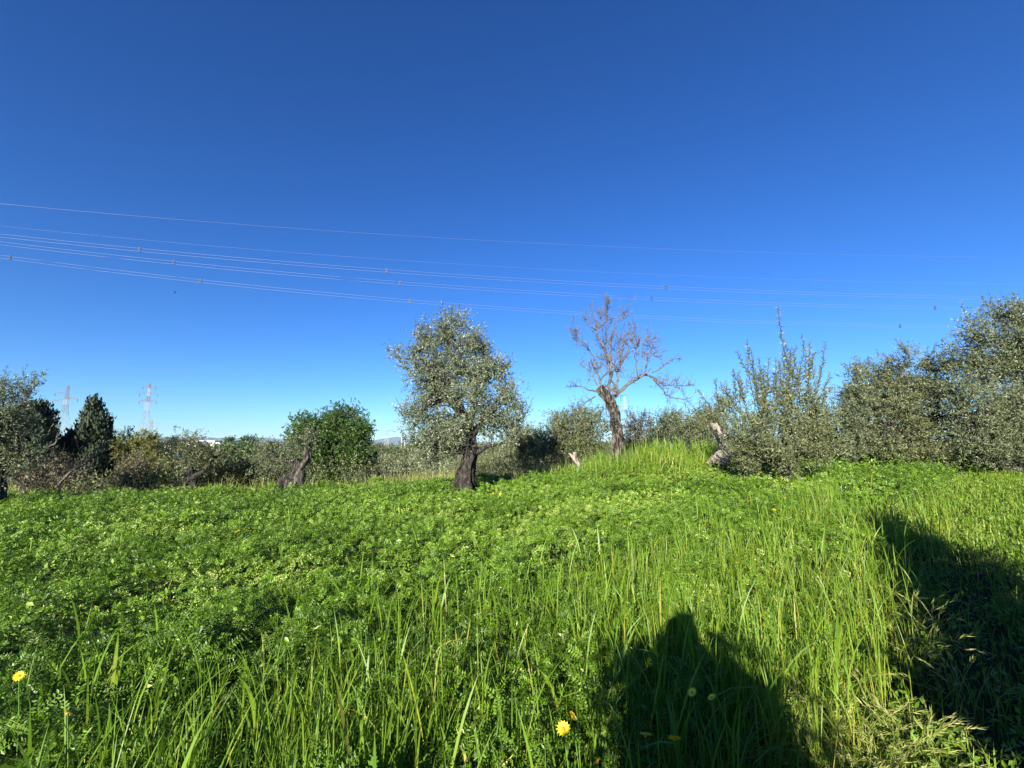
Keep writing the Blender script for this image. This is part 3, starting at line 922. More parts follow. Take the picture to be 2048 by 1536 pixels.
make_tree('olive_tree', 'tallest dense olive tree cut by the right edge of the picture', 'tree', (2035, 940), 10.6,
          [(2040, 950, .26), (2036, 900, .2), (2030, 850, .15), (2028, 790, .1)],
          [[(2030, 850, .1), (1985, 780, .05), (1960, 690, .02)], [(2030, 830, .1), (2060, 740, .05), (2050, 650, .02)], [(2034, 880, .08), (1970, 840, .04), (1920, 820, .015)], [(2032, 860, .1), (2110, 790, .05), (2150, 730, .02)]],
          [(1962, 662, 28, 28), (2012, 640, 42, 26), (1985, 628, 16, 14), (2045, 612, 20, 14), (1918, 722, 24, 28), (1905, 700, 10, 12), (1978, 735, 52, 50), (2050, 700, 54, 70), (1932, 800, 42, 42), (2010, 835, 64, 52), (1940, 882, 50, 32), (2055, 890, 60, 40), (2120, 760, 80, 105), (2000, 905, 50, 24), (2110, 880, 70, 50), (1965, 850, 40, 36)],
          'olive', per_m2=38, fol=FO, group='olive trees on the right', sprays=110)

# ------------------------------------------------------------------ stumps and logs
def stump(name, label, specs, Y, mat='pale_wood', base=None, sides=14, wob=0.25, cat='stump'):
    b = at(specs[0][0][0], specs[0][0][1], Y)
    root = thing(name, label, cat, (b[0], b[1], g1(b[0], b[1])))
    for i, s in enumerate(specs):
        mb = MB(); P, r = limb_pts(s, Y)
        tube(mb, P, r, sides, wob, raw=True, seed=i + len(label))
        mb.build('trunk' if i == 0 else 'branch', M[mat], root, smooth=True)
    return root


stump('tree_stump', 'pale broken stump with a slanting jagged top left of the shooting olive bush',
      [[(1444, 930, .22), (1449, 905, .18), (1450, 890, .165), (1444, 874, .155), (1434, 860, .13), (1426, 851, .09), (1420, 846, .03)],
       [(1444, 874, .10), (1437, 858, .06), (1433, 846, .02)], [(1450, 900, .11), (1432, 914, .10), (1418, 930, .09)], [(1450, 890, .1), (1454, 876, .05), (1452, 868, .015)]], 12.4)
stump('fallen_branch', 'pale forked dead wood leaning in the grass at the left foot of the mound',
      [[(1165, 942, .09), (1156, 928, .08), (1147, 916, .06), (1138, 906, .03)], [(1152, 922, .06), (1150, 912, .07), (1150, 904, .065)]], 14.6, cat='branch')
stump('wooden_stake', 'thin pale stake standing in the grass left of the forked dead wood', [[(1073, 938, .035), (1076, 928, .03), (1079, 917, .02)]], 16.4, cat='stake', sides=8, wob=0.1)
stump('tree_stump', 'grey hollow stump with two pale prongs on the right of the round green tree',
      [[(742, 968, .36), (742, 945, .32), (741, 925, .3), (740, 912, .27)], [(736, 918, .14), (735, 908, .1), (735, 900, .04)], [(749, 916, .13), (752, 908, .09), (754, 902, .04)]], 20.5, mat='bark')

# ------------------------------------------------------------------ left and middle background
FG = dict(twigs=7, leaves=13, LL=0.085, LW=0.04, spread=0.17, tl=(0.12, 0.28), up=0.2, tone=(0.5, 0.24))
make_tree('round_tree', 'dense round bright green tree standing behind the twisted little olive', 'tree', (665, 970), 20.0,
          [(665, 985, .2), (665, 950, .18), (668, 910, .12), (670, 870, .08)],
          [[(667, 920, .1), (630, 880, .06), (610, 850, .02)], [(667, 910, .1), (700, 870, .06), (715, 840, .02)]],
          [(650, 880, 52, 46), (692, 862, 44, 42), (618, 868, 34, 34), (678, 838, 28, 16), (698, 832, 18, 12), (712, 900, 26, 50), (640, 920, 46, 36), (605, 850, 20, 16), (640, 844, 26, 16), (690, 930, 40, 30), (728, 870, 14, 26), (590, 895, 20, 30), (650, 950, 50, 20)],
          'green', per_m2=15, fol=FG, conn=0.2)
make_tree('olive_tree', 'small olive with a pale twisted trunk in front of the round green tree', 'tree', (580, 975), 14.0,
          [(582, 978, .17), (588, 962, .13), (597, 944, .105), (607, 930, .09), (617, 914, .10), (613, 900, .08), (622, 880, .05)],
          [[(552, 982, .13), (566, 966, .15), (584, 950, .13), (600, 938, .1)], [(574, 985, .15), (581, 962, .14), (592, 945, .11), (604, 930, .09)], [(604, 982, .12), (602, 962, .11), (603, 940, .1)], [(600, 938, .1), (580, 925, .06), (555, 910, .02)], [(616, 912, .07), (600, 890, .04), (590, 870, .015)], [(600, 940, .09), (596, 925, .07), (590, 915, .04)]],
          [(602, 882, 28, 20), (560, 905, 34, 22), (528, 915, 32, 20), (620, 872, 18, 18), (575, 925, 30, 14), (540, 935, 30, 14), (505, 905, 16, 14)],
          'olive', barkm='grey_bark', per_m2=17, wob=0.35, sides=18, fol=dict(twigs=6, leaves=11, LL=0.075, LW=0.022, spread=0.13, tl=(0.12, 0.3)), conn=0.5)
make_tree('olive_tree', 'small round headed olive with a forked grey trunk on the left field edge', 'tree', (384, 968), 15.5,
          [(384, 970, .15), (383, 955, .12), (381, 935, .08), (380, 915, .06)],
          [[(386, 955, .12), (400, 947, .08), (412, 938, .05), (425, 920, .02)], [(381, 935, .06), (365, 915, .03), (355, 900, .012)]],
          [(385, 905, 34, 24), (358, 903, 22, 20), (420, 905, 30, 22), (400, 886, 26, 12), (440, 912, 18, 16), (375, 925, 26, 12)],
          'olive_bush', per_m2=17, fol=dict(twigs=6, leaves=11, LL=0.08, LW=0.024, spread=0.14, tl=(0.15, 0.32)), conn=0.5)

make_tree('olive_tree', 'olive tree with feathery silver twigs cut by the left edge of the picture', 'tree', (-10, 970), 11.5,
          [(-10, 985, .2), (-6, 930, .16), (0, 880, .1), (10, 830, .05)],
          [[(-2, 890, .06), (30, 830, .03), (60, 785, .012), (80, 762, .006)], [(-2, 880, .07), (-40, 820, .04), (-60, 780, .015)], [(0, 880, .05), (40, 870, .03), (60, 860, .012)]],
          [(14, 800, 26, 16), (48, 785, 20, 9), (72, 766, 11, 6), (5, 772, 14, 14), (-40, 800, 50, 50), (0, 850, 36, 34), (32, 845, 26, 22), (10, 905, 44, 34), (-50, 880, 60, 60), (50, 915, 34, 30), (20, 945, 44, 20)],
          'olive', per_m2=30, fol=FO, sprays=50)


def cyp(name, label, base, Y, blobs, n_per_m2, apex_lean=0.0, cat='tree'):
    b = at(base[0], base[1], Y)
    z = g1(b[0], b[1])
    root = thing(name, label, cat, (b[0], b[1], z))
    top = min(blobs, key=lambda q_: q_[1] - q_[3])
    tp = at(top[0], top[1], Y)
    t = MB(); tube(t, [(b[0], b[1], z - 0.1), ((b[0] + tp[0]) / 2, b[1], (z + tp[2]) / 2), tp], [.22, .14, .03], 8, step=0.3)
    t.build('trunk', M['bark'], root, smooth=True)
    f = MB()
    cl, no = blob_clumps(blobs, Y, n_per_m2, 0.9, False, 0.05)
    k = 26
    C = np.repeat(cl, k, 0) + rng.normal(0, 0.10, (len(cl) * k, 3)) * np.array([1, 1, 1.6])
    O = np.repeat(no, k, 0)
    D = unit(O * 0.45 + np.array([0, 0, 1.2]) + rdir(len(C)) * 0.35)
    keep = C[:, 2] > z - 0.1
    tone = np.clip(0.5 + np.repeat(rng.normal(0, 0.12, len(cl)), k) + rng.normal(0, 0.18, len(C)), 0, 1)
    L = rng.uniform(0.10, 0.22, len(C))
    diamonds(f, C[keep], D[keep], (unit(O + rdir(len(C)) * 0.7))[keep], L[keep], L[keep] * 0.5, tone[keep])
    f.build('crown', M['cypress'], root)
    return root


cyp('cypress_tree', 'dark pointed cypress with a narrow top between the two left pylons', (185, 970), 20.5,
    [(188, 818, 9, 14), (186, 838, 15, 22), (182, 862, 22, 26), (205, 862, 9, 26), (170, 885, 28, 28), (195, 890, 20, 34), (158, 912, 32, 30), (190, 925, 25, 36), (160, 940, 34, 26), (200, 945, 16, 30), (140, 890, 16, 18), (188, 806, 5, 8), (120, 930, 24, 24), (205, 880, 9, 30)], 30)
cyp('cypress_tree', 'broad dark round topped evergreen behind the left edge olive', (50, 975), 19.0,
    [(68, 832, 24, 24), (85, 845, 18, 26), (60, 860, 34, 30), (78, 890, 24, 34), (40, 880, 36, 36), (60, 915, 40, 28), (20, 860, 28, 30), (92, 868, 10, 20), (98, 850, 6, 8)], 26)


def twiggy(name, label, base, Y, hw, h, n, mat, leaf=None, per=0, leafblobs=None, group=None, fol=None, cat='bush', rr=0.012, stemmat='bark'):
    """multi stemmed bush: thin stems fanning from the base, with little foliage"""
    b = at(base[0], base[1], Y); z = g1(b[0], b[1]); s = mpp(Y)
    root = thing(name, label, cat, (b[0], b[1], z), group)
    st = MB()
    topz = at(base[0], base[1] - h, Y)[2]
    for i in range(n):
        o = np.array([b[0] + rng.normal(0, hw * s * 0.35), b[1] + rng.normal(0, 0.25), z])
        e = np.array([b[0] + rng.uniform(-1, 1) * hw * s, b[1] + rng.normal(0, 0.4), z + (topz - z) * rng.uniform(0.5, 1.0)])
        m = (o + e) / 2 + rng.normal(0, 0.12, 3)
        P, r = smooth_path([o, m, e], [rr, rr * 0.7, rr * 0.3], 0.12)
        tube(st, P, r, 5, raw=True, cap=False)
        grow(st, P, r, 0, 2.5, 0.5)
    st.build('stems', M[stemmat], root, smooth=True)
    if leafblobs:
        f = MB(); cl, no = blob_clumps(leafblobs, Y, per)
        foliage(f, cl, no, drop_z=z - 0.1, **(fol or {}))
        f.build('foliage', M[mat], root)
    return root


FB = dict(twigs=6, leaves=10, LL=0.085, LW=0.032, spread=0.16, tl=(0.15, 0.35), up=0.6)
twiggy('dry_bush', 'brown twiggy half bare bush under the left evergreen', (100, 975), 15.0, 62, 80, 60, 'dry', per=8,
       leafblobs=[(70, 938, 40, 22), (115, 940, 34, 20), (60, 950, 40, 20), (150, 957, 30, 12), (110, 958, 56, 14)], fol=FB)
# dead leaning branch before the cypress
dbp = at(105, 965, 14.4)
db = thing('dead_branch', 'long bare grey branch leaning up to the right in front of the cypress', 'branch', (dbp[0], dbp[1], g1(dbp[0], dbp[1])))
one = MB(); P, r = limb_pts([(112, 975, .035), (135, 950, .033), (150, 938, .032), (170, 927, .03), (187, 914, .026), (201, 903, .02), (211, 893, .014), (215, 880, .006)], 14.4)
tube(one, P, r, 8, 0.2, raw=True); one.build('limb', M['grey_bark'], db, smooth=True)
for spec in [[(196, 905, .022), (200, 890, .015), (194, 880, .008)], [(206, 897, .02), (218, 890, .014), (222, 876, .006)], [(190, 911, .018), (192, 898, .012)], [(209, 893, .015), (212, 880, .01), (208, 868, .005)]]:
    t = MB(); P, r = limb_pts(spec, 14.4); tube(t, P, r, 6, raw=True); grow(t, P, r, 0, 5, 0.25); t.build('twig', M['dead_wood'], db, smooth=True)
dbp = at(90, 900, 15.5)
db = thing('dead_branch', 'short bent pale branch poking out left of the cypress', 'branch', (dbp[0], dbp[1], g1(dbp[0], dbp[1])))
t = MB(); P, r = limb_pts([(75, 935, .05), (85, 905, .04), (98, 893, .035), (111, 887, .028), (113, 875, .018), (116, 865, .008)], 15.5); tube(t, P, r, 7, 0.15, raw=True); grow(t, P, r, 1, 3, 0.35)
t.build('limb', M['dead_wood'], db, smooth=True)

make_tree('leafy_bush', 'yellowish green bush with an uneven top right of the cypress', 'bush', (275, 975), 21.0,
          [(275, 985, .1), (275, 950, .07), (272, 920, .04)], [[(275, 950, .05), (300, 915, .03), (312, 895, .01)], [(275, 945, .05), (245, 905, .03), (235, 880, .01)]],
          [(274, 905, 34, 26), (300, 900, 30, 22), (246, 890, 16, 20), (256, 880, 14, 12), (285, 882, 18, 12), (325, 920, 26, 22), (300, 935, 40, 24), (254, 925, 22, 24), (335, 945, 24, 16)], 'yellow_bush', per_m2=10, fol=dict(FB, LL=0.11, LW=0.045), conn=0.4)
twiggy('dry_bush', 'grey brown twiggy bush at the field edge below the yellowish bush', (275, 975), 16.5, 45, 62, 50, 'dry', per=9,
       leafblobs=[(275, 935, 36, 22), (250, 945, 30, 18), (300, 950, 30, 16)], fol=FB)
twiggy('leafy_bush', 'low dark leaved bush with reddish base left of the small round headed olive', (295, 975), 15.0, 40, 26, 20, 'yellow_bush', per=14,
       leafblobs=[(270, 962, 26, 10), (305, 958, 26, 9), (330, 962, 22, 9)], fol=dict(FB, LL=0.09, LW=0.05))
twiggy('leafy_bush', 'pale olive green bush between the small olive and the twisted olive', (490, 972), 17.5, 50, 50, 40, 'olive_bush', per=10,
       leafblobs=[(480, 935, 40, 24), (450, 945, 34, 20), (515, 945, 34, 18), (495, 955, 46, 14)], fol=FB)
twiggy('leafy_bush', 'yellow green weedy bush right beside the forked trunk of the small olive', (425, 972), 16.8, 40, 34, 30, 'yellow_bush', per=11,
       leafblobs=[(425, 950, 34, 16), (455, 955, 30, 14), (400, 957, 24, 12)], fol=FB)
make_tree('dark_bush', 'dark grey green bush in the hollow behind the pale olive green bush', 'bush', (480, 950), 40.0,
          [(480, 950, .12), (480, 925, .08), (482, 905, .05)], [], [(470, 910, 24, 12), (500, 908, 24, 12), (490, 918, 26, 10), (450, 905, 18, 10)], 'green', per_m2=3.2, fol=dict(FG, spread=0.3, LL=0.2, LW=0.1), conn=0.3)
# scrub that runs along behind the field: one mass nobody could count
sc = MB(); st = MB()


def scrub_strip(px0, px1, Y0_, Y1_, top_fn, per, LL, LW):
    n = per
    px = rng.uniform(px0, px1, n); Yv = rng.uniform(Y0_, Y1_, n)
    for a, b in zip(px, Yv):
        g = at(a, 900, b); z = g1(g[0], g[1])
        zt = at(a, top_fn(a) + rng.uniform(-3, 16), b)[2]
        if zt <= z + 0.15: continue
        h = zt - z; w = h * rng.uniform(0.5, 1.1) + 0.3
        k = 8
        d = rdir(k)
        c = np.array([g[0], b, z + h * 0.5]) + d * np.array([w * 0.5, w * 0.5, h * 0.45]) * rng.uniform(0.5, 1, (k, 1))
        foliage(sc, c, d, twigs=5, leaves=9, spread=0.13 + 0.05 * h, tl=(0.15, 0.4), LL=LL, LW=LW, up=0.6, tone=(float(np.clip(rng.normal(0.5, 0.18), 0.1, 0.9)), 0.2), drop_z=z)


top_l = lambda a: np.interp(a, [-100, 130, 215, 330, 480, 560, 740, 800, 900, 1060], [920, 950, 955, 920, 918, 915, 918, 916, 906, 908])
scrub_strip(-60, 1080, 17, 30, top_l, 300, 0.10, 0.038)
scrub_strip(-100, 1100, 30, 70, lambda a: top_l(a) - 6, 210, 0.22, 0.09)
tag(sc.build('scrub', M['olive_bush']), 'low grey green scrub and weeds growing as one mass behind the field', 'scrub', kind='stuff')

# dry weeds behind the field
dw = MB()
n = 2200
px = rng.uniform(-50, 1150, n); Yv = rng.uniform(14.2, 26, n)
px = np.where(rng.random(n) < 0.35, rng.uniform(740, 1150, n), px)
B = np.array([at(a, 900, b) for a, b in zip(px, Yv)]); B[:, 2] = gz(B[:, 0], B[:, 1])
for k in range(5):
    Bk = B + np.stack([rng.normal(0, .12, n), rng.normal(0, .12, n), np.zeros(n)], 1)
    Bk[:, 2] = gz(Bk[:, 0], Bk[:, 1])
    blades(dw, Bk, rng.uniform(0.3, 0.85, n), np.full(n, 0.014), rng.uniform(0, 6.28, n), np.abs(rng.normal(0.15, 0.15, n)), rng.uniform(-1, 1, n), 3, 0.15, 0.85, jit=0.2)
tag(dw.build('dry_weeds', M['brome']), 'pale straw coloured weeds standing along the back edge of the field', 'weeds', kind='stuff')

# olive bushes behind the mound
FBK = dict(twigs=6, leaves=10, LL=0.09, LW=0.03, spread=0.17, tl=(0.15, 0.36), up=0.5)
BK = [('broad rounded olive bush directly left of the dead tree trunk', 1145, 18.5, [(1140, 868, 48, 34), (1188, 862, 28, 30), (1108, 890, 34, 30), (1165, 900, 50, 30), (1120, 920, 50, 20), (1150, 845, 30, 16)], 'olive_bush'),
      ('dim greyish bush between the big olive and the broad rounded bush', 1062, 21.0, [(1062, 895, 34, 28), (1040, 905, 30, 26), (1075, 915, 34, 22), (1050, 880, 18, 14)], 'olive_bush'),
      ('pinkish grey half bare bush just right of the dead tree trunk', 1282, 22.0, [(1280, 868, 28, 30), (1262, 882, 20, 28), (1305, 885, 22, 26), (1285, 900, 40, 24), (1290, 842, 14, 12)], 'dry'),
      ('darker olive bush with two humps in the gap right of the dead tree', 1342, 20.5, [(1335, 858, 22, 24), (1352, 852, 20, 22), (1340, 885, 40, 30), (1325, 905, 30, 20)], 'olive'),
      ('pale yellowish olive bush behind the broken pale stump', 1400, 19.5, [(1395, 858, 34, 28), (1425, 840, 28, 24), (1385, 885, 40, 28), (1420, 880, 40, 40), (1445, 830, 22, 22)], 'olive_bush'),
      ('yellowish bush filling the gap between shooting bush and right olives', 1672, 14.0, [(1668, 858, 28, 30), (1680, 885, 26, 30), (1660, 905, 30, 22), (1690, 845, 16, 20)], 'yellow_bush')]
for lab, bx, Y, blobs, mt in BK:
    blobs = [(q_[0], q_[1] - 5, q_[2] * 1.12, q_[3] * 1.12) for q_ in blobs]
    make_tree('olive_bush' if mt.startswith('olive') else 'leafy_bush' if mt != 'dry' else 'dry_bush', lab, 'bush', (bx, 940), Y,
              [(bx, 945, .09), (bx, 915, .07), (bx + 3, 890, .04)], [[(bx, 915, .05), (bx - 18, 885, .02), (bx - 22, 862, .01)], [(bx, 915, .05), (bx + 16, 885, .02), (bx + 24, 870, .01)]],
              blobs, mt, per_m2=(12 if mt == 'dry' else 18), fol=FBK, conn=0.5, group='bushes behind the mound')
# green weeds low in the shade of the right trees
scw = MB()
for a, b in zip(rng.uniform(1640, 2080, 110), rng.uniform(10.8, 13.2, 110)):
    g = at(a, 930, b); z = g1(g[0], g[1]); k = 4; d = rdir(k)
    foliage(scw, np.array([g[0], b, z + 0.22]) + d * 0.2, d, twigs=4, leaves=8, spread=0.1, LL=0.08, LW=0.035, up=0.4, tl=(0.1, 0.25), drop_z=z)
tag(scw.build('weeds', M['vetch']), 'leafy green weeds under the olive trees on the right', 'weeds', kind='stuff')

# ------------------------------------------------------------------ distance
def far_tree(name, label, px, py_top, py_bot, w, Y, mat, n, flat=False, group=None):
    b = at(px, 895, Y); z = g1(b[0], b[1]) - 0.5
    s = mpp(Y); zt = at(px, py_top, Y)[2]; zb = at(px, py_bot, Y)[2]
    root = thing(name, label, 'tree', (b[0], b[1], z), group)
    t = MB(); tube(t, [(b[0], Y, z), (b[0], Y, (zb + zt) / 2)], [0.012 * Y * 0.35, 0.006 * Y * 0.35], 6, step=1)
    t.build('trunk', M['bark'], root, smooth=True)
    f = MB()
    d = rdir(n); d[:, 2] = np.where(flat, np.abs(d[:, 2]), d[:, 2])
    c = np.array([b[0], Y, (zb + zt) / 2 if not flat else zb]) + d * np.array([w / 2 * s, w / 2 * s, (zt - zb) * (1 if flat else 0.5)]) * rng.uniform(0.4, 1, (n, 1))
    S_ = s * 3
    foliage(f, c, d, twigs=5, leaves=7, spread=S_, tl=(S_, S_ * 2.5), LL=s * 3.0, LW=s * 1.6, tone=(0.45, 0.25))
    f.build('crown', M[mat], root)
    return root


far_tree('umbrella_pine', 'dark flat topped pine far off left of the white houses', 350, 879, 892, 38, 190, 'cypress', 60, True)
far_tree('far_tree', 'dark spreading tree far off at the right end of the white houses', 460, 878, 898, 26, 150, 'green', 50)
far_tree('far_tree', 'taller dark domed tree far off right of the white houses', 496, 874, 900, 30, 140, 'green', 60)
far_tree('far_tree', 'small dark tree on the horizon left of the round green tree', 545, 888, 902, 26, 150, 'far', 50)
far_tree('far_tree', 'dark low tree clump on the rise left of the big olive', 838, 882, 902, 46, 120, 'green', 90)
far_tree('far_tree', 'pale tree far off on the horizon behind the yellowish bush', 300, 872, 900, 22, 120, 'far', 50)
# the wooded horizon
fw = MB()
n = 1500
px = rng.uniform(-900, 3000, n); Yv = rng.uniform(90, 420, n)
for a, b in zip(px, Yv):
    g = at(a, 895, b); z = g1(g[0], g[1]); s = mpp(b)
    zt = at(a, 893 + rng.uniform(-3, 8) + (0 if 300 < a < 900 else -3), b)[2]
    if zt < z + 0.3: continue
    k = 6; d = rdir(k); w = 14 * s
    c = np.array([g[0], b, (z + zt) / 2]) + d * np.array([w, w, (zt - z) * 0.5])
    foliage(fw, c, d, twigs=4, leaves=5, spread=s * 3, tl=(s * 3, s * 7), LL=s * 4.5, LW=s * 2.2, tone=(float(np.clip(rng.normal(0.5, 0.2), 0, 1)), 0.2))
tag(fw.build('far_woodland', M['far']), 'far off line of trees and scrub along the horizon', 'woodland', kind='stuff')


def box(mb, x0, x1, y0, y1, z0, z1):
    v = [(x0, y0, z0), (x1, y0, z0), (x1, y1, z0), (x0, y1, z0), (x0, y0, z1), (x1, y0, z1), (x1, y1, z1), (x0, y1, z1)]
    mb.add(v, [(0, 1, 5, 4), (1, 2, 6, 5), (2, 3, 7, 6), (3, 0, 4, 7), (4, 5, 6, 7), (3, 2, 1, 0)], 0.5)


def house(label, px0, px1, pyt, Y, nwin):
    a = at(px0, 890, Y); b = at(px1, 890, Y); zt = at(px0, pyt, Y)[2]; z0 = g1(a[0], Y) - 0.5
    c = (a + b) / 2
    root = thing('house', label, 'house', (c[0], Y, z0), 'white houses on the horizon')
    w = MB(); box(w, a[0], b[0], Y, Y + 9, z0, zt); w.build('wall', M['plaster'], root)
    r_ = MB(); box(r_, a[0] - 0.3, b[0] + 0.3, Y - 0.4, Y + 9.4, zt, zt + 0.35); r_.build('roof', M['roofing'] if nwin % 2 else M['plaster'], root)
    for i in range(nwin):
        wx = a[0] + (b[0] - a[0]) * (i + 0.7) / (nwin + 0.4)
        wb = MB(); box(wb, wx - 0.6, wx + 0.6, Y - 0.05, Y + 0.02, zt - 2.0, zt - 0.7); wb.build('window', M['glass'], root)


house('small white house at the left end of the far houses', 372, 392, 883, 300, 2)
house('longest white house in the middle of the far houses', 396, 428, 882, 310, 4)
house('lower white house with a tan roof at the right end of the far houses', 430, 448, 885.5, 290, 3)
house('flat pale shed alone at the far left of the horizon houses', 330, 342, 893, 160, 1)


# ------------------------------------------------------------------ pylons
def strut(mb, a, b, r):
    tube(mb, [a, b], [r, r], 4, raw=True, cap=False)


def pylon(label, px_b, px_t, py_t, Y, Hvis_base, arms, wb, wt, r, bands, name='pylon', stem_py=None, rot=0.25):
    """bands: list of (fraction from, material); arms: (py, left m, right m)"""
    top = at(px_t, py_t, Y)
    z0 = g1(top[0], Y) - 0.3
    H = top[2] - z0
    root = thing(name, label, 'pylon', (top[0], Y, z0), 'high voltage pylons')
    ca, sa = math.cos(rot), math.sin(rot)
    W = lambda x, y, z: (top[0] + x * ca - y * sa, Y + x * sa + y * ca, z)
    hw = lambda f: (wb + (wt - wb) * min(f / 0.62, 1)) if f < 0.62 else wt * (1 - (f - 0.62) / 0.38 * 0.75)
    levels = [0]
    f = 0.0
    while f < 0.995:
        f += max(0.03, hw(f) * 2 / H * 0.95); levels.append(min(f, 1.0))
    for (f0, f1, mt) in bands:
        mb = MB()
        lv = [l for l in levels if f0 <= l <= f1]
        lv = sorted(set([f0] + lv + [f1]))
        for i in range(len(lv) - 1):
            a, b = lv[i], lv[i + 1]
            if b - a < 1e-4: continue
            ha, hb = hw(a), hw(b); za, zb = z0 + H * a, z0 + H * b
            cs = [(-1, -1), (1, -1), (1, 1), (-1, 1)]
            for k in range(4):
                c0, c1 = cs[k], cs[(k + 1) % 4]
                strut(mb, W(c0[0] * ha, c0[1] * ha, za), W(c0[0] * hb, c0[1] * hb, zb), r * 1.3)
                strut(mb, W(c0[0] * ha, c0[1] * ha, za), W(c1[0] * hb, c1[1] * hb, zb), r * 0.5)
                strut(mb, W(c1[0] * ha, c1[1] * ha, za), W(c0[0] * hb, c0[1] * hb, zb), r * 0.5)
        mb.build('lattice', M[mt], root)
    for (py, l, rt, mt) in arms:
        z = at(px_t, py, Y)[2]
        fz = (z - z0) / H; h = hw(fz)
        for sgn, ln in ((-1, l), (1, rt)):
            if ln <= 0: continue
            mb = MB()
            tip = W(sgn * ln, 0, z)
            for yy in (-h, h):
                strut(mb, W(sgn * h, yy, z), tip, r); strut(mb, W(sgn * h, yy, z + ln * 0.22), tip, r)
            for t_ in (0.3, 0.6):
                x_ = sgn * (h + (ln - h) * t_)
                strut(mb, W(x_, -h * (1 - t_), z), W(x_, h * (1 - t_), z + ln * 0.22 * (1 - t_)), r * 0.7)
            mb.build('crossarm', M[mt], root)
            ib = MB(); tube(ib, [np.array(tip), np.array(tip) - [0, 0, 1.8]], [0.12, 0.12], 5, raw=True); ib.build('insulator', M['clamp'], root)
    return root


PYL_BANDS = [(0, 0.66, 'steel'), (0.66, 0.76, 'white_steel'), (0.76, 1.0, 'red_steel')]
pylon('grey lattice pylon with a red top, left of the pointed cypress', 132, 137, 771, 235, 900, [(787, 5.4, 0, 'red_steel'), (797, 0, 5.0, 'red_steel'), (802, 6.0, 0, 'red_steel')], 4.6, 1.0, 0.08, [(0, 0.6, 'steel'), (0.6, 0.72, 'red_steel'), (0.72, 0.8, 'white_steel'), (0.8, 1.0, 'red_steel')])
pylon('tall lattice pylon with three pairs of red crossarms right of the cypress', 296, 300, 767, 250, 900, [(773, 3.2, 3.2, 'red_steel'), (787, 4.6, 4.6, 'red_steel'), (802, 4.2, 4.2, 'red_steel')], 3.8, 0.95, 0.085, [(0, 0.62, 'steel'), (0.62, 0.74, 'white_steel'), (0.74, 0.82, 'red_steel'), (0.82, 0.93, 'white_steel'), (0.93, 1.0, 'red_steel')])
pylon('smaller grey pylon close to the right of the tall red armed one', 303, 304, 840, 560, 900, [(845, 7, 7, 'steel'), (853, 6, 6, 'steel'), (862, 7, 7, 'steel')], 4.5, 1.4, 0.15, [(0, 1.0, 'steel')])
pylon('white and pink lattice pylon partly hidden behind the dead tree trunk', 1250, 1249, 793, 300, 900, [(800, 4.0, 4.0, 'white_steel'), (812, 4.6, 4.6, 'white_steel'), (822, 4.0, 4.0, 'red_steel')], 4.0, 1.5, 0.055, [(0, 0.55, 'white_steel'), (0.55, 0.75, 'red_steel'), (0.75, 1.0, 'white_steel')], rot=0.6)
pylon('faint distant lattice mast between the green tree and the big olive', 774, 774, 857, 700, 900, [(862, 4, 4, 'steel'), (868, 4, 4, 'steel')], 3.2, 1.8, 0.2, [(0, 0.6, 'white_steel'), (0.6, 1.0, 'steel')])
# portal frame pylon of two pale poles
pp = at(807, 868, 260); z0 = g1(pp[0], 260) - 0.3
root = thing('pylon', 'pale portal pylon of two poles close to the left edge of the big olive', 'pylon', (pp[0], 260, z0), 'high voltage pylons')
for dx in (-1.1, 1.1):
    mb = MB(); tube(mb, [(pp[0] + dx, 260, z0), (pp[0] + dx * 0.8, 260, pp[2])], [0.25, 0.18], 8, step=2); mb.build('pole', M['white_steel'], root, smooth=True)
mb = MB(); tube(mb, [(pp[0] - 3, 260, pp[2] - 1.2), (pp[0] + 3, 260, pp[2] - 1.2)], [0.15, 0.15], 6, step=2); mb.build('crossarm', M['steel'], root)

# ------------------------------------------------------------------ power lines across the sky
def line(label, samples, spacers, YL, YR, twin, rad, wire_mat='cable'):
    co = np.polyfit([s[0] for s in samples], [s[1] for s in samples], 2)
    px = np.linspace(-500, 2600, 90)
    inv = np.interp(px, [0, 2048], [1 / YL, 1 / YR])
    inv = 1 / YL + (1 / YR - 1 / YL) * px / 2048
    pts = np.array([at(a, np.polyval(co, a), 1 / b) for a, b in zip(px, inv)])
    mid = pts[len(pts) // 2]
    root = thing('power_line', label, 'power line', mid, 'overhead lines crossing the sky')
    for k in ([-0.5, 0.5] if twin else [0]):
        mb = MB(); tube(mb, pts + np.array([0, 0, k * twin]), np.full(len(pts), rad), 5, raw=True, cap=False)
        mb.build('wire', M[wire_mat], root, smooth=True)
    for a in spacers:
        Yv = 1 / (1 / YL + (1 / YR - 1 / YL) * a / 2048)
        c = at(a, np.polyval(co, a), Yv)
        mb = MB()
        tube(mb, [c + [0, 0, -0.30], c + [0, 0, 0.30]], [0.06, 0.06], 6, raw=True)
        tube(mb, [c + [-0.2, 0, -0.2], c + [0.2, 0, -0.2]], [0.08, 0.08], 6, raw=True)
        tube(mb, [c + [-0.2, 0, 0.22], c + [0.2, 0, 0.22]], [0.08, 0.08], 6, raw=True)
        mb.build('spacer', M['clamp'], root)


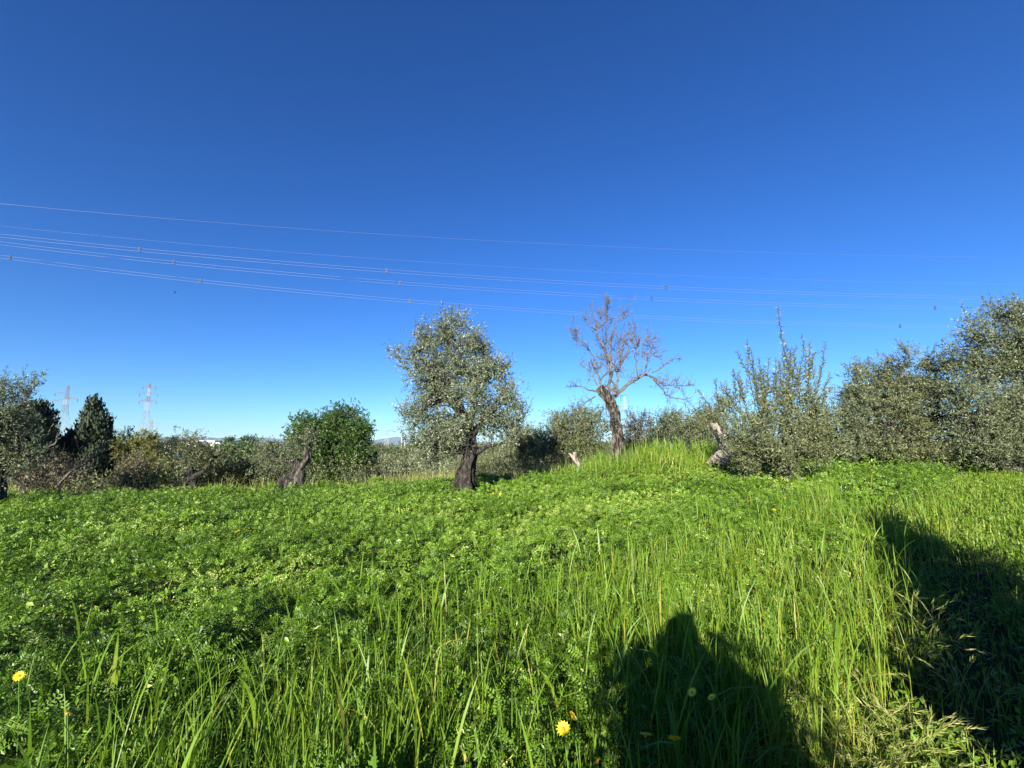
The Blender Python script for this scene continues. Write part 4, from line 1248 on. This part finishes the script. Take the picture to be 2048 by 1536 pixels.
line('highest single earth wire, thin and pale, running down to the right', [(0, 408), (270, 430), (700, 465), (1000, 483), (1260, 495), (1700, 508), (2100, 516)], [], 62, 190, 0, 0.016)
line('fainter thin wire under the highest one, above the double conductors', [(480, 497), (660, 510), (900, 527), (1100, 539), (1700, 562)], [], 110, 150, 0, 0.013)
line('uppermost of the three double conductors with dark spacers', [(0, 470), (279, 501), (773, 542), (1332, 574), (1965, 596)], [279, 773, 1332, 1965], 52, 76, 0.42, 0.011)
line('middle one of the three double conductors with dark spacers', [(0, 486), (347, 526), (800, 566), (1303, 597), (1870, 616)], [347, 800, 1303, 1870], 54, 78, 0.42, 0.011)
line('lowest of the three double conductors, just above the big olive', [(0, 512), (20, 516), (401, 564), (820, 603), (1150, 624), (1800, 653)], [20, 401, 820, 1800], 56, 80, 0.42, 0.011)


# ------------------------------------------------------------------ birds
def bird(label, px, py, Y, s, az):
    c = at(px, py, Y)
    root = thing('bird', label, 'bird', c)
    ca, sa = math.cos(az), math.sin(az)
    F = np.array([ca, sa, 0.1]); S = np.array([-sa, ca, 0])
    mb = MB(); tube(mb, [c - F * .16 * s, c - F * .05 * s, c + F * .06 * s, c + F * .14 * s, c + F * .19 * s], np.array([.004, .035, .04, .028, .006]) * s, 8, step=0.02)
    diamonds(mb, np.array([c - F * .12 * s]), np.array([-F]), np.array([[0, 0, 1.]]), .12 * s, .07 * s, 0.5)
    mb.build('body', M['feather'], root, smooth=True)
    for sg in (-1, 1):
        w = MB()
        e = c + S * sg * .18 * s + np.array([0, 0, .07 * s]); t_ = c + S * sg * .38 * s - F * .06 * s + np.array([0, 0, .02 * s])
        w.add([c + F * .06 * s, e + F * .05 * s, e - F * .07 * s, c - F * .06 * s, t_], [(0, 1, 2, 3), (1, 4, 4, 2)], 0.5) if False else w.add(
            [c + F * .06 * s, e + F * .05 * s, e - F * .07 * s, c - F * .06 * s, t_ + F * .01 * s, t_ - F * .02 * s], [(0, 1, 2, 3), (1, 4, 5, 2)], 0.5)
        w.build('wing', M['feather'], root)


bird('small dark bird gliding below the wires in the left sky', 350, 585, 40, 0.75, 0.5)
bird('tiny dark bird in the sky left of the tallest right olive', 1938, 634, 45, 0.7, 2.0)

# ------------------------------------------------------------------ the photographer, standing behind the camera: casts the shadow in the foreground
def skin_mesh(name, verts, edges, rads, mat, parent, root_v=0, sub=2):
    me = bpy.data.meshes.new(name)
    me.from_pydata(verts, edges, [])
    o = bpy.data.objects.new(name, me)
    COL.objects.link(o); o.parent = parent
    md = o.modifiers.new('skin', 'SKIN'); md.use_smooth_shade = True
    if not me.skin_vertices: me.skin_vertices.new()
    for i, r_ in enumerate(rads):
        sv_ = me.skin_vertices[0].data[i]
        sv_.radius = (r_, r_) if not isinstance(r_, tuple) else r_
        sv_.use_root = (i == root_v)
    s_ = o.modifiers.new('subdivision', 'SUBSURF'); s_.levels = 1; s_.render_levels = sub
    me.materials.append(mat)
    return o


def person(label, x, y, hand_target):
    z = g1(x, y)
    root = thing('person', label, 'person', (x, y, z))
    hx, hy, hz = hand_target[0] - x, hand_target[1] - y, hand_target[2] - z
    V = [(0, 0, .95), (0, .0, 1.15), (0, -.01, 1.38), (-.02, 0, 1.5), (-.06, .02, 1.57), (-.09, .03, 1.66), (-.11, .02, 1.74),
         (.1, 0, .9), (.12, .01, .5), (.13, -.02, .1), (.13, .12, .05), (-.1, 0, .9), (-.12, .01, .5), (-.13, -.02, .1), (-.13, .12, .05),
         (.19, 0, 1.42), (.30, .10, 1.14), (hx + .09, hy - .03, hz - .05), (-.19, 0, 1.42), (-.30, .10, 1.14), (hx - .09, hy - .03, hz - .05)]
    Ed = [(0, 1), (1, 2), (2, 3), (3, 4), (4, 5), (5, 6), (0, 7), (7, 8), (8, 9), (9, 10), (0, 11), (11, 12), (12, 13), (13, 14), (2, 15), (15, 16), (16, 17), (2, 18), (18, 19), (19, 20)]
    Rd = [(.21, .14), (.21, .14), (.23, .14), .085, .075, (.10, .11), (.08, .09), .1, .065, .045, .04, .1, .065, .045, .04, .085, .065, .03, .085, .065, .03]
    # fingers: four and a thumb per hand, curled round the phone
    for wrist, sg in ((17, 1), (20, -1)):
        w = np.array(V[wrist])
        p = w + np.array([-.012 * sg, .03, .05]); V.append(tuple(p)); Ed.append((wrist, len(V) - 1)); Rd.append(.03); palm = len(V) - 1
        for k in range(4):
            prev = palm
            for j, (dx, dy, dz) in enumerate([(.012, .028, .012), (-.008, .045, .014), (-.032, .05, .014)]):
                V.append(tuple(p + np.array([dx * sg, dy * (1 - .06 * abs(k - 1)), dz + .019 * (k - 1.5)]))); Ed.append((prev, len(V) - 1)); Rd.append(.0095 - .001 * j); prev = len(V) - 1
        prev = palm
        for d_ in [(-.012, .0, .022), (-.03, .008, .03), (-.045, .014, .034)]:
            V.append(tuple(p + np.array([d_[0] * sg, d_[1], d_[2]]))); Ed.append((prev, len(V) - 1)); Rd.append(.01); prev = len(V) - 1
    skin_mesh('body', V, Ed, Rd, M['cloth'], root)
    return root


SUN_A, SUN_EL = 0.35, 19.3
person('person in dark clothes standing behind the camera with both hands raised', -0.04, -0.55, (-0.17, -0.22, 1.46))
# dense tree behind the photographer on the right, the source of the big shadow in the corner
bb = MB(); 
bp = np.array([2.2, -1.6]); bz = g1(*bp)
broot = thing('leafy_bush', 'dense leafy bush beside the path behind the photographer', 'bush', (bp[0], bp[1], bz))
cl, no = [], []
for cx, cy, cz, rx, ry, rz in [(1.2, -1.6, 0.8, .5, .6, .85), (1.6, -1.6, 1.0, .8, .8, 1.0), (2.35, -1.6, 0.95, 1.2, .9, .9), (1.9, -1.6, 2.0, .5, .4, .65), (3.6, -1.8, .9, 1.5, .9, .95), (2.1, -1.7, 2.75, .22, .3, .4)]:
    k = int(60 * rx * rz) + 12
    d = rdir(k); cl.append(np.array([cx, cy, cz + bz]) + d * np.array([rx, ry, rz]) * rng.uniform(0.3, 1, (k, 1))); no.append(d)
cl = np.vstack(cl); no = np.vstack(no)
foliage(bb, cl, no, twigs=7, leaves=10, LL=0.16, LW=0.08, spread=0.13, tl=(0.15, 0.3), drop_z=bz)
tb = MB()
for e in [(1.9, -1.6, 2.4), (2.2, -1.6, 1.6), (3.2, -1.7, 1.5), (1.5, -1.4, 1.5)]:
    tube(tb, [(bp[0], bp[1], bz - .1), ((bp[0] + e[0]) / 2, -1.6, bz + .7), (e[0], e[1], e[2] + bz)], [.09, .06, .02], 8, 0.1)
tb.build('trunk', M['bark'], broot, smooth=True)
bb.build('crown', M['green'], broot)

sroot = thing('shadow_shrub', 'unseen leafy growth added to break up the shadow of the person', 'bush', (-0.45, -1.25, g1(-0.45, -1.25)))  # added out of view to widen and roughen the person's shadow
bb = MB(); cl, no = [], []
for cx, cz, rx, rz in [(-0.3, .6, .3, .55), (-0.34, 1.42, .14, .25), (-0.15, 1.15, .24, .35), (0.0, .8, .22, .4)]:
    d = rdir(26); cl.append(np.array([cx, -1.25, cz]) + d * np.array([rx, .35, rz]) * rng.uniform(0.3, 1.1, (26, 1))); no.append(d)
foliage(bb, np.vstack(cl), np.vstack(no), twigs=7, leaves=10, LL=0.12, LW=0.05, spread=0.12, tl=(0.15, 0.35), drop_z=0.0)
tb = MB()
for e in [(-0.7, 0.9), (-0.36, 1.5), (-0.2, 1.3), (0.0, 0.9)]:
    tube(tb, [(-0.45, -1.25, -0.05), ((e[0] - .45) / 2, -1.25, .45), (e[0], -1.25, e[1])], [.03, .02, .008], 6, 0.1)
tb.build('stems', M['bark'], sroot, smooth=True)
bb.build('foliage', M['green'], sroot)

# ------------------------------------------------------------------ air
hz = MB(); box(hz, -9500, 9500, -9500, 9500, -9, 106)
haze = hz.build('haze', M['ground'])
haze.data.materials.clear()
hm, nt = mat_new('haze_air')
pv = N(nt, 'ShaderNodeVolumePrincipled', inp={'Color': (0.5, 0.74, 1.0, 1), 'Density': 0.00007, 'Anisotropy': 0.0})
oo = N(nt, 'ShaderNodeOutputMaterial'); nt.links.new(pv.outputs[0], oo.inputs['Volume'])
haze.data.materials.append(hm)
tag(haze, 'thin blue haze over the distance', 'haze', kind='stuff')

# ------------------------------------------------------------------ light
az = math.atan2(SUN_A, 1.0)                # the light travels towards (+x, +y)
sun_d = bpy.data.lights.new('sun', 'SUN')
sun_d.energy = 5.0
sun_d.angle = R(0.5)
sun_d.color = (1.0, 0.93, 0.80)
sun = bpy.data.objects.new('sun', sun_d)
dirv = Vector((math.sin(az) * math.cos(R(SUN_EL)), math.cos(az) * math.cos(R(SUN_EL)), -math.sin(R(SUN_EL))))
sun.rotation_euler = dirv.to_track_quat('-Z', 'Y').to_euler()
sun.location = (-20, -40, 30)
COL.objects.link(sun)

world = bpy.data.worlds.new('World')
scene.world = world
world.use_nodes = True
nt = world.node_tree
nt.nodes.clear()
sky = N(nt, 'ShaderNodeTexSky', sky_type='NISHITA', sun_disc=False)
sky.sun_elevation = R(SUN_EL)
sky.sun_rotation = az + math.pi            # the sun stands behind the camera, to the left
sky.altitude = 200
sky.air_density = 1.0
sky.dust_density = 0.0
sky.ozone_density = 3.5
bg = N(nt, 'ShaderNodeBackground', inp={'Strength': 0.056})
hs = N(nt, 'ShaderNodeHueSaturation', inp={'Saturation': 1.15, 'Value': 1.0})
nt.links.new(sky.outputs[0], hs.inputs['Color'])
wb = N(nt, 'ShaderNodeMix', data_type='RGBA', blend_type='MULTIPLY')
wb.inputs[0].default_value = 1.0
wb.inputs[7].default_value = (0.42, 0.60, 0.855, 1)      # white balance of the sky
gm_ = N(nt, 'ShaderNodeGamma'); gm_.inputs[1].default_value = 1.12
nt.links.new(wb.outputs[2], gm_.inputs[0])
nt.links.new(hs.outputs[0], wb.inputs[6])
nt.links.new(gm_.outputs[0], bg.inputs[0])
ow = N(nt, 'ShaderNodeOutputWorld'); nt.links.new(bg.outputs[0], ow.inputs[0])

vs = scene.view_settings
vs.view_transform = 'Standard'
vs.look = 'None'
vs.exposure = 1.7
vs.gamma = 1.0
cy = scene.cycles
cy.max_bounces = 6
cy.diffuse_bounces = 3
cy.glossy_bounces = 2
cy.transmission_bounces = 4
cy.volume_bounces = 0
cy.use_denoising = True
cy.denoiser = 'OPENIMAGEDENOISE'
cy.denoising_input_passes = 'RGB_ALBEDO_NORMAL'
cy.denoising_prefilter = 'NONE'
cy.use_adaptive_sampling = False
